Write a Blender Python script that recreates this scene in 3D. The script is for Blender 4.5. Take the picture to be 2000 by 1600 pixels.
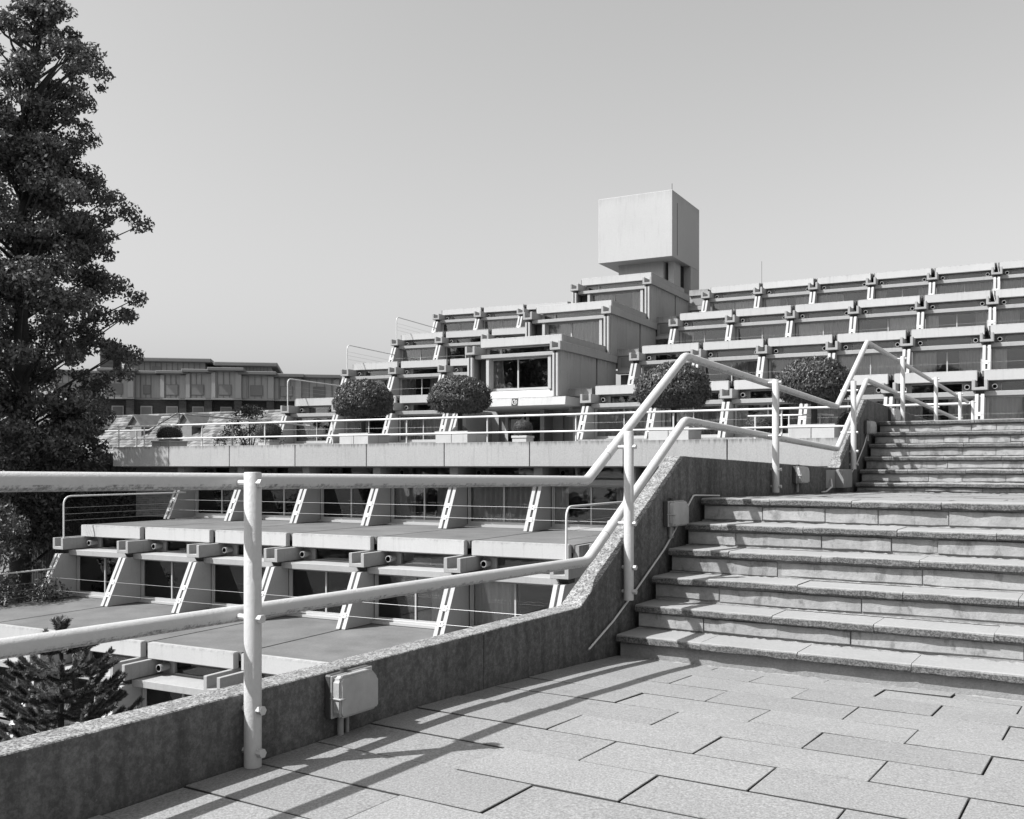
import bpy, bmesh, math, random
import numpy as np
from mathutils import Vector, Matrix
random.seed(7); RNG = np.random.default_rng(7)
for o in list(bpy.data.objects): bpy.data.objects.remove(o)
sc = bpy.context.scene
R = math.radians
S = 1.136                     # everything below is measured with the eye 1.1 above the paving; scaled to metres at the end

# ------------------------------------------------------------------ camera, sky, sun, exposure
cam = bpy.data.cameras.new('camera'); co = bpy.data.objects.new('camera', cam); sc.collection.objects.link(co)
co.location = (0, 0, 1.1); co.rotation_euler = (R(90), 0, 0)
cam.sensor_width = 36; cam.lens = 36*1925/2000; cam.shift_y = 111/2000; cam.clip_start = .05; cam.clip_end = 4000
sc.camera = co
SUN_EL = R(49.5); SX, SY = .950, .312                      # light travels towards +x, +y
wd = bpy.data.worlds.new('World'); sc.world = wd; wd.use_nodes = True
nt = wd.node_tree; nt.nodes.clear()
sky = nt.nodes.new('ShaderNodeTexSky'); sky.sky_type = 'NISHITA'; sky.sun_disc = False
sky.sun_elevation = SUN_EL; sky.sun_rotation = math.atan2(-SX, -SY); sky.altitude = 20; sky.dust_density = 3.0; sky.air_density = 1.2; sky.ozone_density = 1.0
sep = nt.nodes.new('ShaderNodeSeparateColor')
mx1 = nt.nodes.new('ShaderNodeMath'); mx1.operation = 'MULTIPLY_ADD'; mx1.inputs[1].default_value = .10
mx2 = nt.nodes.new('ShaderNodeMath'); mx2.operation = 'MULTIPLY'; mx2.inputs[1].default_value = .28
mx3 = nt.nodes.new('ShaderNodeMath'); mx3.operation = 'MULTIPLY_ADD'; mx3.inputs[1].default_value = .62
bg = nt.nodes.new('ShaderNodeBackground'); bg.inputs[1].default_value = .11
ow = nt.nodes.new('ShaderNodeOutputWorld')
L = nt.links.new
L(sky.outputs[0], sep.inputs[0]); L(sep.outputs[1], mx2.inputs[0]); L(sep.outputs[0], mx1.inputs[0]); L(mx2.outputs[0], mx1.inputs[2])
L(sep.outputs[2], mx3.inputs[0]); L(mx1.outputs[0], mx3.inputs[2]); L(mx3.outputs[0], bg.inputs[0]); L(bg.outputs[0], ow.inputs[0])
sun = bpy.data.lights.new('sun', 'SUN'); sun.energy = 5.0; sun.angle = R(.53); sun.color = (1, 1, 1)
so = bpy.data.objects.new('sun', sun); sc.collection.objects.link(so)
ce = math.cos(SUN_EL); so.rotation_euler = Vector((SX*ce, SY*ce, -math.sin(SUN_EL))).to_track_quat('-Z', 'Y').to_euler()
so.location = (-20, -10, 40)
vs = sc.view_settings; vs.view_transform = 'Standard'; vs.look = 'None'; vs.exposure = 0.72; vs.gamma = 1; vs.use_curve_mapping = False
sc.cycles.max_bounces = 6; sc.cycles.transparent_max_bounces = 12; sc.cycles.use_denoising = True

# ------------------------------------------------------------------ materials (a black and white photograph: every colour is a grey)
class NM:
    def __init__(s, name):
        s.m = bpy.data.materials.new(name); s.m.use_nodes = True; s.t = s.m.node_tree; s.t.nodes.clear()
        s.out = s.n('ShaderNodeOutputMaterial')
    def n(s, k): return s.t.nodes.new(k)
    def l(s, a, b): s.t.links.new(a, b)
    def val(s, x, sock):
        if isinstance(x, (int, float)): sock.default_value = x
        else: s.l(x, sock)
    def math(s, op, a, b=None, c=None, clamp=False):
        m = s.n('ShaderNodeMath'); m.operation = op; m.use_clamp = clamp
        s.val(a, m.inputs[0])
        if b is not None: s.val(b, m.inputs[1])
        if c is not None: s.val(c, m.inputs[2])
        return m.outputs[0]
    def pos(s):
        return s.n('ShaderNodeNewGeometry').outputs['Position']
    def nz(s):
        x = s.n('ShaderNodeSeparateXYZ'); s.l(s.n('ShaderNodeNewGeometry').outputs['True Normal'], x.inputs[0]); return x.outputs[2]
    def noise(s, scale, detail=3, rough=.55, stretch=None, lo=.0, hi=1.):
        v = s.pos()
        if stretch:
            mp = s.n('ShaderNodeMapping'); mp.inputs['Scale'].default_value = stretch; s.l(v, mp.inputs[0]); v = mp.outputs[0]
        t = s.n('ShaderNodeTexNoise'); t.inputs['Scale'].default_value = scale; t.inputs['Detail'].default_value = detail; t.inputs['Roughness'].default_value = rough
        s.l(v, t.inputs['Vector'])
        if (lo, hi) == (0, 1): return t.outputs[0]
        return s.ramp(t.outputs[0], lo, hi)
    def ramp(s, x, lo, hi, a=0., b=1.):
        m = s.n('ShaderNodeMapRange'); m.interpolation_type = 'SMOOTHSTEP'; s.val(x, m.inputs[0])
        for i, v in enumerate((lo, hi, a, b)): m.inputs[i+1].default_value = v
        return m.outputs[0]
    def mix(s, f, a, b):
        return s.math('ADD', s.math('MULTIPLY', a, s.math('SUBTRACT', 1., f)), s.math('MULTIPLY', b, f))
    def objrand(s): return s.n('ShaderNodeObjectInfo').outputs['Random']
    def island(s): return s.n('ShaderNodeNewGeometry').outputs['Random Per Island']
    def finish(s, grey, rough=.85, spec=.3, bump=None, dist=.004, metal=0.):
        p = s.n('ShaderNodeBsdfPrincipled'); c = s.n('ShaderNodeCombineColor')
        for i in range(3): s.val(grey, c.inputs[i])
        s.l(c.outputs[0], p.inputs['Base Color']); s.val(rough, p.inputs['Roughness']); p.inputs['Specular IOR Level'].default_value = spec
        p.inputs['Metallic'].default_value = metal
        if bump is not None:
            b = s.n('ShaderNodeBump'); b.inputs['Strength'].default_value = .6; b.inputs['Distance'].default_value = dist
            s.l(bump, b.inputs['Height']); s.l(b.outputs[0], p.inputs['Normal'])
        s.l(p.outputs[0], s.out.inputs[0]); return s.m

def plain(name, g, rough=.8, var=.25, sc_=3., grain=None, streak=0., objvar=0., spec=.3, bump=True, dist=.003, top=0., tsc=9.):
    m = NM(name); x = m.noise(sc_, 4)
    col = m.math('MULTIPLY', g, m.math('MULTIPLY_ADD', m.math('SUBTRACT', x, .5), 2*var, 1.))
    gr = None
    if grain:
        gr = m.noise(grain[0], 2, .7); col = m.math('MULTIPLY', col, m.math('MULTIPLY_ADD', m.math('SUBTRACT', gr, .5), 2*grain[1], 1.))
    if streak:
        st = m.noise(9, 3, .6, (1, 1, .07), .52, .78); col = m.math('MULTIPLY', col, m.math('SUBTRACT', 1., m.math('MULTIPLY', st, streak)))
    if objvar: col = m.math('MULTIPLY', col, m.math('MULTIPLY_ADD', m.math('SUBTRACT', m.objrand(), .5), 2*objvar, 1.))
    if top:
        g = m.n('ShaderNodeSeparateXYZ'); m.l(m.n('ShaderNodeTexCoord').outputs['Generated'], g.inputs[0])
        drip = m.noise(tsc, 4, .7, (1, 1, .06)); fine = m.noise(26, 4, .8)
        e = m.ramp(m.math('ADD', g.outputs[2], m.math('MULTIPLY', m.math('SUBTRACT', m.math('ADD', drip, m.math('MULTIPLY', fine, .5)), .75), .55)), .84, 1.06)
        col = m.math('MULTIPLY', col, m.math('SUBTRACT', 1., m.math('MULTIPLY', e, top)))
    return m.finish(col, rough, spec, (gr or x) if bump else None, dist)

M = {}
M['white_concrete'] = plain('white_concrete', .39, .8, .08, 1.2, (28, .11), .12, .05, dist=.002, top=.25)
M['concrete'] = plain('concrete', .29, .85, .13, 1.6, (22, .16), .16, .05, dist=.003)
M['side_concrete'] = plain('side_concrete', .29, .85, .12, 1.2, (20, .16), .14, .04, dist=.002, top=.35)
M['fin_concrete'] = plain('fin_concrete', .36, .85, .10, 1.6, (24, .13), .08, .04)
M['terrace_panel'] = plain('terrace_panel_concrete', .30, .9, .10, .9, (26, .26), .18, .05, dist=.003, top=.55, tsc=14)
M['tower_concrete'] = plain('tower_concrete', .37, .85, .07, .5, (16, .09), .10, top=.12)
M['felt'] = plain('roof_felt', .12, .95, .42, 1.1, (18, .25), 0, .06)
M['dark_stone_gap_shade'] = plain('dark_stone_gap_shade', .06, .9, .3, 4, (30, .2))  # dark blocks; on the stair gutters it paints in the gap's shade
M['brick'] = None
M['frame'] = plain('window_frame_metal', .36, .45, .06, 4, None, 0, .04, spec=.5, bump=False)
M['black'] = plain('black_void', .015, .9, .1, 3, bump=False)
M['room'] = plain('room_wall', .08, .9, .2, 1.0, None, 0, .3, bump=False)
M['curtain'] = plain('curtain_cloth', .58, .9, .1, 3, None, 0, .35, bump=False)
M['plate'] = plain('clamp_plate_paint', .8, .6, .05, 6, bump=False)
M['wire'] = plain('steel_wire', .3, .35, .05, 6, bump=False, spec=.6)
M['rail_white'] = plain('rail_paint', .55, .35, .06, 3, (30, .05), 0, spec=.5, bump=False)
M['timber'] = plain('grey_timber', .48, .8, .2, 3, None, .35)
M['mortar'] = plain('mortar', .21, .95, .3, 6, (60, .3), dist=.006)
M['soil'] = plain('soil', .05, .95, .3, 6, (40, .3))
M['planter'] = plain('planter_concrete', .38, .85, .10, 3, (30, .12), .12, .05)
M['trunk'] = plain('bark', .05, .95, .4, 5, (30, .3), .3)
M['ground'] = plain('ground_earth', .12, .95, .35, .5, (6, .3), dist=.02)
M['clad'] = plain('zinc_cladding', .31, .5, .12, .6, None, .15, .05, spec=.4, bump=False)
M['clad_dark'] = plain('zinc_eaves', .15, .55, .12, .6, None, .1, .05, spec=.4, bump=False)
M['fence'] = plain('fence_board', .07, .9, .25, 3, None, .2)
M['joint'] = plain('joint_dirt', .035, .95, .3, 9)
M['galv'] = plain('galvanised_steel', .2, .5, .2, 8, spec=.5)
M['sign_black'] = plain('sign_black', .03, .5, .1, 3, bump=False)
M['sign_white'] = plain('sign_white', .75, .5, .05, 3, bump=False)
M['pane_far'] = plain('far_glass', .17, .3, .15, 1.0, None, 0, .35, spec=.4, bump=False)

def m_paving():
    m = NM('paving_slab_concrete'); big = m.noise(1.1, 4, .6); g1 = m.noise(60, 3, .85); g2 = m.noise(120, 1, .6)
    c = m.math('MULTIPLY', .205, m.math('MULTIPLY_ADD', m.math('SUBTRACT', big, .5), .35, 1.))
    c = m.math('MULTIPLY', c, m.math('MULTIPLY_ADD', m.math('SUBTRACT', m.objrand(), .5), .12, 1.))
    c = m.math('MULTIPLY', c, m.math('MULTIPLY_ADD', m.math('SUBTRACT', g1, .5), 1.1, 1.))
    c = m.math('MULTIPLY', c, m.math('MULTIPLY_ADD', m.math('SUBTRACT', g2, .5), .8, 1.))
    st = m.noise(5, 5, .75, None, .60, .74)
    c = m.math('MULTIPLY', c, m.math('SUBTRACT', 1., m.math('MULTIPLY', st, .22)))
    c = m.mix(m.ramp(m.nz(), .85, .45), c, .045)                          # soil in the joints
    return m.finish(c, .9, .25, g1, .0025)
M['paving'] = m_paving()
def m_tread():
    m = NM('tread_slab_concrete'); big = m.noise(2.2, 4, .6); g1 = m.noise(48, 3, .8)
    c = m.math('MULTIPLY', .25, m.math('MULTIPLY_ADD', m.math('SUBTRACT', big, .5), .3, 1.))
    c = m.math('MULTIPLY', c, m.math('MULTIPLY_ADD', m.math('SUBTRACT', g1, .5), .5, 1.))
    front = m.math('SUBTRACT', 1., m.ramp(m.nz(), .4, .8))                # dirt sits on the nosing edge
    dirt = m.noise(6, 5, .75, None, .18, .50); sp = m.noise(85, 2, .8, None, .42, .62)
    d = m.math('MULTIPLY', front, m.math('MULTIPLY', dirt, m.math('MULTIPLY_ADD', sp, -.45, 1.)))
    c = m.mix(m.math('MULTIPLY', d, .97), c, .045)
    return m.finish(c, .9, .25, g1, .004)
M['tread'] = m_tread()
def m_riser():
    m = NM('riser_stone'); big = m.noise(7, 6, .75); g = m.noise(40, 3, .7); st = m.noise(9, 5, .7, (1, 1, .5), .52, .66)
    c = m.math('MULTIPLY', .265, m.math('MULTIPLY_ADD', m.math('SUBTRACT', big, .5), 1.1, 1.))
    c = m.math('MULTIPLY', c, m.math('MULTIPLY_ADD', m.math('SUBTRACT', m.objrand(), .5), .22, 1.))
    c = m.math('MULTIPLY', c, m.math('MULTIPLY_ADD', m.math('SUBTRACT', g, .5), .35, 1.))
    c = m.math('MULTIPLY', c, m.math('SUBTRACT', 1., m.math('MULTIPLY', st, .38)))
    return m.finish(c, .92, .2, g, .006)
M['riser'] = m_riser()
def m_wall():
    m = NM('weathered_wall_concrete'); a = m.noise(13, 6, .85, None, .30, .70); b = m.noise(26, 4, .8, None, .40, .66); g = m.noise(95, 2, .8); dr = m.noise(10, 4, .6, (1, 1, .12), .35, .7)
    c = m.mix(a, .112, .148); c = m.math('MULTIPLY', c, m.math('MULTIPLY_ADD', b, .35, .8))
    c = m.math('MULTIPLY', c, m.math('MULTIPLY_ADD', m.math('SUBTRACT', g, .5), .6, 1.)); c = m.math('MULTIPLY', c, m.math('SUBTRACT', 1., m.math('MULTIPLY', dr, .35)))
    c = m.math('MULTIPLY', c, m.math('MULTIPLY_ADD', m.noise(1.3, 4), .7, .65))
    top = m.ramp(m.math('ADD', m.nz(), m.math('MULTIPLY', m.math('SUBTRACT', m.noise(45, 4, .8), .5), 1.2)), .05, .45); sp = m.noise(70, 3, .85, None, .38, .58); sp2 = m.noise(18, 4, .7, None, .35, .7)
    tc = m.math('MULTIPLY', m.mix(sp, .07, .33), m.math('MULTIPLY_ADD', sp2, .5, .6))
    return m.finish(m.mix(top, c, tc), .95, .15, m.noise(60, 3, .8), .006)
M['wall'] = m_wall()
def m_paint():
    m = NM('peeling_white_paint'); g = m.noise(40, 2, .6); base = m.math('MULTIPLY_ADD', m.math('SUBTRACT', g, .5), .07, .43)
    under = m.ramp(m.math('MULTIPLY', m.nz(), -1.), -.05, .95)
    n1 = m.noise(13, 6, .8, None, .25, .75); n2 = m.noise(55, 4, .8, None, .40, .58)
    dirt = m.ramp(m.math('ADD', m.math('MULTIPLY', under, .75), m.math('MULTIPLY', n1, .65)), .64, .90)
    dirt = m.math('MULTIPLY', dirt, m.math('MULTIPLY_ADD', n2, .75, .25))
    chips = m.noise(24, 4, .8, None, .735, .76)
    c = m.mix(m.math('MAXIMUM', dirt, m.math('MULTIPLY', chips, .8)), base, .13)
    return m.finish(c, .42, .45, n2, .001)
M['paint'] = m_paint()
def m_glass():
    m = NM('window_glass'); f = m.n('ShaderNodeFresnel'); f.inputs[0].default_value = 1.75
    t = m.n('ShaderNodeBsdfTransparent'); t.inputs[0].default_value = (.88, .88, .88, 1); g = m.n('ShaderNodeBsdfGlossy'); g.inputs['Roughness'].default_value = .02
    b = m.n('ShaderNodeBump'); b.inputs['Strength'].default_value = .05; b.inputs['Distance'].default_value = .02; m.l(m.noise(1.3, 2), b.inputs['Height']); m.l(b.outputs[0], g.inputs['Normal'])
    x = m.n('ShaderNodeMixShader'); m.l(m.math('MULTIPLY', f.outputs[0], 1.1, clamp=True), x.inputs[0]); m.l(t.outputs[0], x.inputs[1]); m.l(g.outputs[0], x.inputs[2]); m.l(x.outputs[0], m.out.inputs[0]); return m.m
M['glass'] = m_glass()
def m_lens():
    m = NM('ribbed_lens_plastic'); w = m.n('ShaderNodeTexWave'); w.inputs['Scale'].default_value = 60; w.bands_direction = 'Z'; m.l(m.pos(), w.inputs['Vector'])
    n = m.noise(9, 3); c = m.math('MULTIPLY', .33, m.math('MULTIPLY_ADD', n, .6, .7))
    return m.finish(c, .22, .6, w.outputs['Fac'], .0015)
M['lens'] = m_lens()
M['lamp_body'] = plain('lamp_body_plastic', .06, .4, .2, 6, spec=.4)
def m_brick(name, g, mort, sx):
    m = NM(name); tc = m.n('ShaderNodeTexCoord'); b = m.n('ShaderNodeTexBrick'); mp = m.n('ShaderNodeMapping'); mp.inputs['Rotation'].default_value = (R(90), 0, 0)
    m.l(tc.outputs['Object'], mp.inputs[0]); m.l(mp.outputs[0], b.inputs['Vector']); b.inputs['Scale'].default_value = sx
    b.inputs['Color1'].default_value = (g, g, g, 1); b.inputs['Color2'].default_value = (g*.65, g*.65, g*.65, 1); b.inputs['Mortar'].default_value = (mort,)*3+(1,)
    b.inputs['Mortar Size'].default_value = .018; b.inputs['Brick Width'].default_value = .5; b.inputs['Row Height'].default_value = .18
    x = m.n('ShaderNodeSeparateColor'); m.l(b.outputs[0], x.inputs[0])
    c = m.math('MULTIPLY', x.outputs[0], m.math('MULTIPLY_ADD', m.noise(14, 3), .5, .75)); return m.finish(c, .9, .2, b.outputs['Fac'], .004)
M['brick'] = m_brick('brown_brick', .14, .17, 2.2); M['brick_far'] = m_brick('dark_brick', .06, .09, 2.2)
def leaf(name, g, var=.5, rough=.5, spec=.4):
    m = NM(name); c = m.math('MULTIPLY', g, m.math('MULTIPLY_ADD', m.island(), 2*var, 1-var)); c = m.math('MULTIPLY', c, m.math('MULTIPLY_ADD', m.noise(.9, 3), .8, .6))
    p = m.n('ShaderNodeBsdfPrincipled'); k = m.n('ShaderNodeCombineColor')
    for i in range(3): m.l(c, k.inputs[i])
    m.l(k.outputs[0], p.inputs['Base Color']); p.inputs['Roughness'].default_value = rough; p.inputs['Specular IOR Level'].default_value = spec
    tr = m.n('ShaderNodeBsdfTranslucent'); m.l(k.outputs[0], tr.inputs[0]); x = m.n('ShaderNodeMixShader'); x.inputs[0].default_value = .2
    m.l(p.outputs[0], x.inputs[1]); m.l(tr.outputs[0], x.inputs[2]); m.l(x.outputs[0], m.out.inputs[0]); return m.m
M['leaf_tree'] = leaf('tree_leaf', .09); M['leaf_top'] = leaf('laurel_leaf', .062, .5, .45, .4); M['leaf_ball'] = leaf('box_leaf', .06); M['leaf_shrub'] = leaf('shrub_leaf', .06); M['needle'] = leaf('conifer_needle', .13, .5, .55, .3)
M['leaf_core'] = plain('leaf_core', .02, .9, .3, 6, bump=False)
def m_tile():
    m = NM('roof_tile_clay'); c = m.math('MULTIPLY', .145, m.math('MULTIPLY_ADD', m.island(), 1.0, .5)); c = m.math('MULTIPLY', c, m.math('MULTIPLY_ADD', m.noise(3, 4), .8, .6)); return m.finish(c, .9, .2)
M['tile'] = m_tile()
M['old_timber'] = plain('old_timber', .17, .85, .3, 4, None, .3)

# ------------------------------------------------------------------ mesh builder
class MB:
    def __init__(s): s.v = []; s.f = []; s.mi = []
    def add(s, v, f, mi=0):
        n = len(s.v); s.v += [tuple(p) for p in v]; s.f += [tuple(i+n for i in q) for q in f]; s.mi += [mi]*len(f); return s
    def box(s, x0, x1, y0, y1, z0, z1, mi=0):
        return s.add([(x0, y0, z0), (x1, y0, z0), (x1, y1, z0), (x0, y1, z0), (x0, y0, z1), (x1, y0, z1), (x1, y1, z1), (x0, y1, z1)],
                     [(0, 3, 2, 1), (4, 5, 6, 7), (0, 1, 5, 4), (1, 2, 6, 5), (2, 3, 7, 6), (3, 0, 4, 7)], mi)
    def prism_x(s, poly, x0, x1, mi=0):       # poly of (y, z), counter-clockwise seen from +x
        n = len(poly); v = [(x0, y, z) for y, z in poly]+[(x1, y, z) for y, z in poly]
        f = [tuple(range(n-1, -1, -1)), tuple(range(n, 2*n))]+[(i, (i+1) % n, n+(i+1) % n, n+i) for i in range(n)]
        return s.add(v, f, mi)
    def prism_y(s, poly, y0, y1, mi=0):       # poly of (x, z)
        n = len(poly); v = [(x, y0, z) for x, z in poly]+[(x, y1, z) for x, z in poly]
        f = [tuple(range(n)), tuple(range(2*n-1, n-1, -1))]+[(i, n+i, n+(i+1) % n, (i+1) % n) for i in range(n)]
        return s.add(v, f, mi)
    def tube(s, pts, r, seg=10, cap=True, mi=0):
        pts = [Vector(p) for p in pts]; n = len(pts); T = []
        for i in range(n):
            t = (pts[min(i+1, n-1)]-pts[max(i-1, 0)]).normalized(); T.append(t)
        up = Vector((0, 0, 1)) if abs(T[0].z) < .9 else Vector((1, 0, 0)); a = T[0].cross(up).normalized(); v = []
        for i in range(n):
            a = (a-T[i]*a.dot(T[i])).normalized(); b = T[i].cross(a)
            rr = r[i] if isinstance(r, (list, tuple)) else r
            for k in range(seg): q = 2*math.pi*k/seg; v.append(pts[i]+rr*(math.cos(q)*a+math.sin(q)*b))
        f = [(i*seg+k, i*seg+(k+1) % seg, (i+1)*seg+(k+1) % seg, (i+1)*seg+k) for i in range(n-1) for k in range(seg)]
        if cap: f += [tuple(range(seg-1, -1, -1)), tuple(range((n-1)*seg, n*seg))]
        return s.add(v, f, mi)
    def mesh(s, name, mats, bevel=0, smooth=False, segs=1):
        me = bpy.data.meshes.new(name); me.from_pydata([tuple(p) for p in s.v], [], s.f)
        for m in (mats if isinstance(mats, (list, tuple)) else [mats]): me.materials.append(m)
        if any(s.mi): me.polygons.foreach_set('material_index', s.mi)
        bm = bmesh.new(); bm.from_mesh(me); bmesh.ops.recalc_face_normals(bm, faces=bm.faces)
        if bevel: bmesh.ops.bevel(bm, geom=list(bm.edges), offset=bevel, segments=segs, affect='EDGES', clamp_overlap=True)
        bm.to_mesh(me); bm.free()
        if smooth:
            me.polygons.foreach_set('use_smooth', [True]*len(me.polygons))
            me.set_sharp_from_angle(angle=R(40))
        return me
def fillet(pts, rad, n=8):
    pts = [Vector(p) for p in pts]; out = [pts[0]]
    for i in range(1, len(pts)-1):
        a, b, c = pts[i-1], pts[i], pts[i+1]; u = (a-b).normalized(); w = (c-b).normalized(); ang = u.angle(w)
        d = min(rad/math.tan(ang/2), .45*(a-b).length, .45*(c-b).length); p, q = b+u*d, b+w*d
        for k in range(n+1):
            t = k/n; out.append((1-t)**2*p+2*t*(1-t)*b+t*t*q)
    return out+[pts[-1]]

def link(o): sc.collection.objects.link(o); return o
def tag(o, label=None, cat=None, group=None, kind=None):
    if label: o['label'] = label
    if cat: o['category'] = cat
    if group: o['group'] = group
    if kind: o['kind'] = kind
    return o
def empty(name, loc, rz=0.):
    o = bpy.data.objects.new(name, None); o.location = loc; o.rotation_euler = (0, 0, rz); o.empty_display_size = .2; return link(o)
def obj(name, me, parent=None, loc=(0, 0, 0), rz=0., kind=None):
    o = bpy.data.objects.new(name, me); link(o)
    if parent is not None: o.parent = parent
    o.location = loc; o.rotation_euler = (0, 0, rz)
    if kind: o['kind'] = kind
    return o
def struct(name, me, loc=(0, 0, 0), rz=0.): return obj(name, me, None, loc, rz, 'structure')

# frames: stairs (s along the flight, r to the right), building (t along the facade, c into it)
D_ST = Vector((math.sin(R(32)), math.cos(R(32)), 0)); R_ST = Vector((math.cos(R(32)), -math.sin(R(32)), 0)); RZ_ST = R(58)
def st(s, r, z): p = D_ST*s+R_ST*r; return (p.x, p.y, z)
def frame(th):
    u = Vector((math.cos(th), -math.sin(th), 0)); n = Vector((math.sin(th), math.cos(th), 0)); return u, n
TH, THL = R(28), R(22.5); B = 2.62
def bp(t, c, z, th=TH): u, n = frame(th); p = u*t+n*c; return Vector((p.x, p.y, z))

# ------------------------------------------------------------------ the setting: ground, paving, stairs, path, terrace
struct('ground', MB().box(-900, 900, -600, 1500, -5.2, -4.75).mesh('ground', M['ground']))
RL, RR = -2.755, 2.6                                  # paved width, in r
GZ = [(-20, 0), (3.3, 0), (3.585, -.003), (3.91, -.013), (4.24, -.025), (4.566, -.042), (4.89, -.055), (5.22, -.072), (5.70, -.102)]
def ground_z(s):                                      # the paving dips towards the foot of the stairs
    return float(np.interp(s, [a for a, _ in GZ], [b for _, b in GZ]))
base = [(5.72, -4.74), (-9, -4.74)]+[(a if a > -9 else -9, z-.014) for a, z in GZ]
pav = struct('pavement', MB().prism_y(base, -RR, -RL).mesh('pavement', M['joint']), rz=RZ_ST)
def slab_rows(parent, bounds, zf, r0, r1, phase):
    k = 0
    for a, b in zip(bounds[:-1], bounds[1:]):
        x = r0
        j = -2.07+(.325 if (k+phase) % 2 else 0.)
        while x < r1-.02:
            nx = j
            while nx < x+.12: nx += .65
            nx = min(nx, r1)
            jz = random.uniform(-.0025, .0025); g = random.uniform(.0020, .0038)
            za, zb = zf(a)+jz+random.uniform(-.002, .002), zf(b)+jz+random.uniform(-.002, .002)
            m = MB().box(a+g+.0012, b-g-.0012, -(nx-g), -(x+g), -.045, 0); tb = random.uniform(-.002, .002)
            m.v = [(p[0], p[1], p[2]+(za if p[0] < (a+b)/2 else zb)+(tb if p[1] > -(nx+x)/2 else -tb)) for p in m.v]
            obj('paving_slab', m.mesh('paving_slab', M['paving'], .0022), parent)
            x = nx
        k += 1
bnd = [2.605+.3272*i for i in range(-10, 9)]+[5.50, 5.665]
slab_rows(pav, bnd, ground_z, RL, RR, 1)

NOS1 = [(5.607, 0.04), (5.881, 0.197), (6.156, 0.358), (6.435, 0.524), (6.74, 0.687), (7.063, 0.859)]
NOS2 = [(12.027, 0.908), (12.271, 1.062), (12.515, 1.215), (12.758, 1.375), (13.002, 1.527), (13.297, 1.676)]
RS = -2.732                                            # left end of the treads
def landing_z(s): return .859-.0125*(s-7.063)
stairs = struct('stairs', MB().box(0, .02, 0, .02, -.1, -.08).mesh('stairs', M['mortar']), rz=RZ_ST)
sb = MB()
def rough(s0, s1, y0, y1, z0, z1, ch, j, n=5):
    """a slab whose worn front edge wanders a little"""
    m = MB(); rows = []
    for k in range(n+1):
        y = y0+(y1-y0)*k/n; a = random.gauss(0, j); b = random.gauss(0, j); c = ch*random.uniform(.6, 1.5); d = ch*random.uniform(.5, 1.3)
        if k in (0, n): c *= 1.5; a += j
        rows.append([(s0+a, y, z0+d+b*.5), (s0+a, y, z1-c), (s0+a+c*.45, y, z1-c*.35), (s0+a+c*1.3, y, z1), (s1, y, z1), (s1, y, z0), (s0+a+d, y, z0+b*.5)])
    q = len(rows[0]); v = [p for r_ in rows for p in r_]; f = [tuple(range(q)), tuple(range(n*q+q-1, n*q-1, -1))]
    for k in range(n):
        for i in range(q): f.append((k*q+i, (k+1)*q+i, (k+1)*q+(i+1) % q, k*q+(i+1) % q))
    return m.add(v, f)
def flight(nos, base_z, last_back):
    prev = base_z
    for i, (s, z) in enumerate(nos):
        nxt = nos[i+1][0]+.06 if i+1 < len(nos) else last_back
        # solid core, slightly behind the riser stones
        sb.box(s+.045, nxt+.08, -RR, -RS-.01, prev-.3, z-.048)
        # riser stones
        x = RS+.012; zlo, zhi = prev+.004, z-.05
        while x < RR-.05:
            w = random.choice([.28, .36, .45, .6, .75, .9]); nx = min(x+w, RR)
            if RR-nx < .2: nx = RR
            if i == 0 and nos is NOS1: dz, dy = .016, .02
            else: dz, dy = random.uniform(.006, .016), random.uniform(-.004, .006)
            rm = rough(s+.032+dy, s+.07, -(nx-.004), -(x+.004), zlo+dz, zhi-random.uniform(.002, .008), .006, .0025).mesh('riser_stone', M['riser'])
            obj('riser_stone', rm, stairs); x = nx
        # mortar fillet along the foot of the riser
        fm = MB(); n = 220; vv = []; ff = []
        for k in range(n+1):
            rr = RS+(RR-RS)*k/n; d = random.uniform(-.006, .010); h = random.uniform(.001, .010)
            vv += [(s+.04, -rr, prev+h), (s+.04-d-.012, -rr, prev+.0015), (s+.05, -rr, prev-.003)]
        for k in range(n):
            a = 3*k; ff += [(a, a+1, a+4, a+3), (a+1, a+2, a+5, a+4)]
        sb.add(vv, ff)
        # tread slabs
        x = RS; off = {0: .557}.get(i, random.uniform(.25, .6)) if nos is NOS1 else random.uniform(.3, .6)
        while x < RR-.02:
            nx = min(x+off, RR); off = random.uniform(.57, .63)
            if RR-nx < .15: nx = RR
            jz = random.uniform(-.0025, .0025); js = random.uniform(-.004, .004)
            tb = nxt-.02 if i+1 < len(nos) else s+.30
            tm = rough(s+js, tb, -(nx-.0018), -(x+.0018), z-.048+jz, z+jz, .009, .0022, 6).mesh('tread_slab', M['tread'])
            obj('tread_slab', tm, stairs); x = nx
        prev = z
flight(NOS1, -.102, 7.38); flight(NOS2, landing_z(12.03), 13.62)
me = sb.mesh('stairs', M['mortar']); stairs.data = me
land = struct('landing', MB().prism_y([(7.17, -4.7), (12.11, -4.7), (12.11, landing_z(12.11)-.014), (7.17, .843)], -RR, -RL).mesh('landing', M['joint']), rz=RZ_ST)
slab_rows(land, [7.367+.3272*i for i in range(15)], landing_z, RL+.02, RR, 0)
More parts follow.
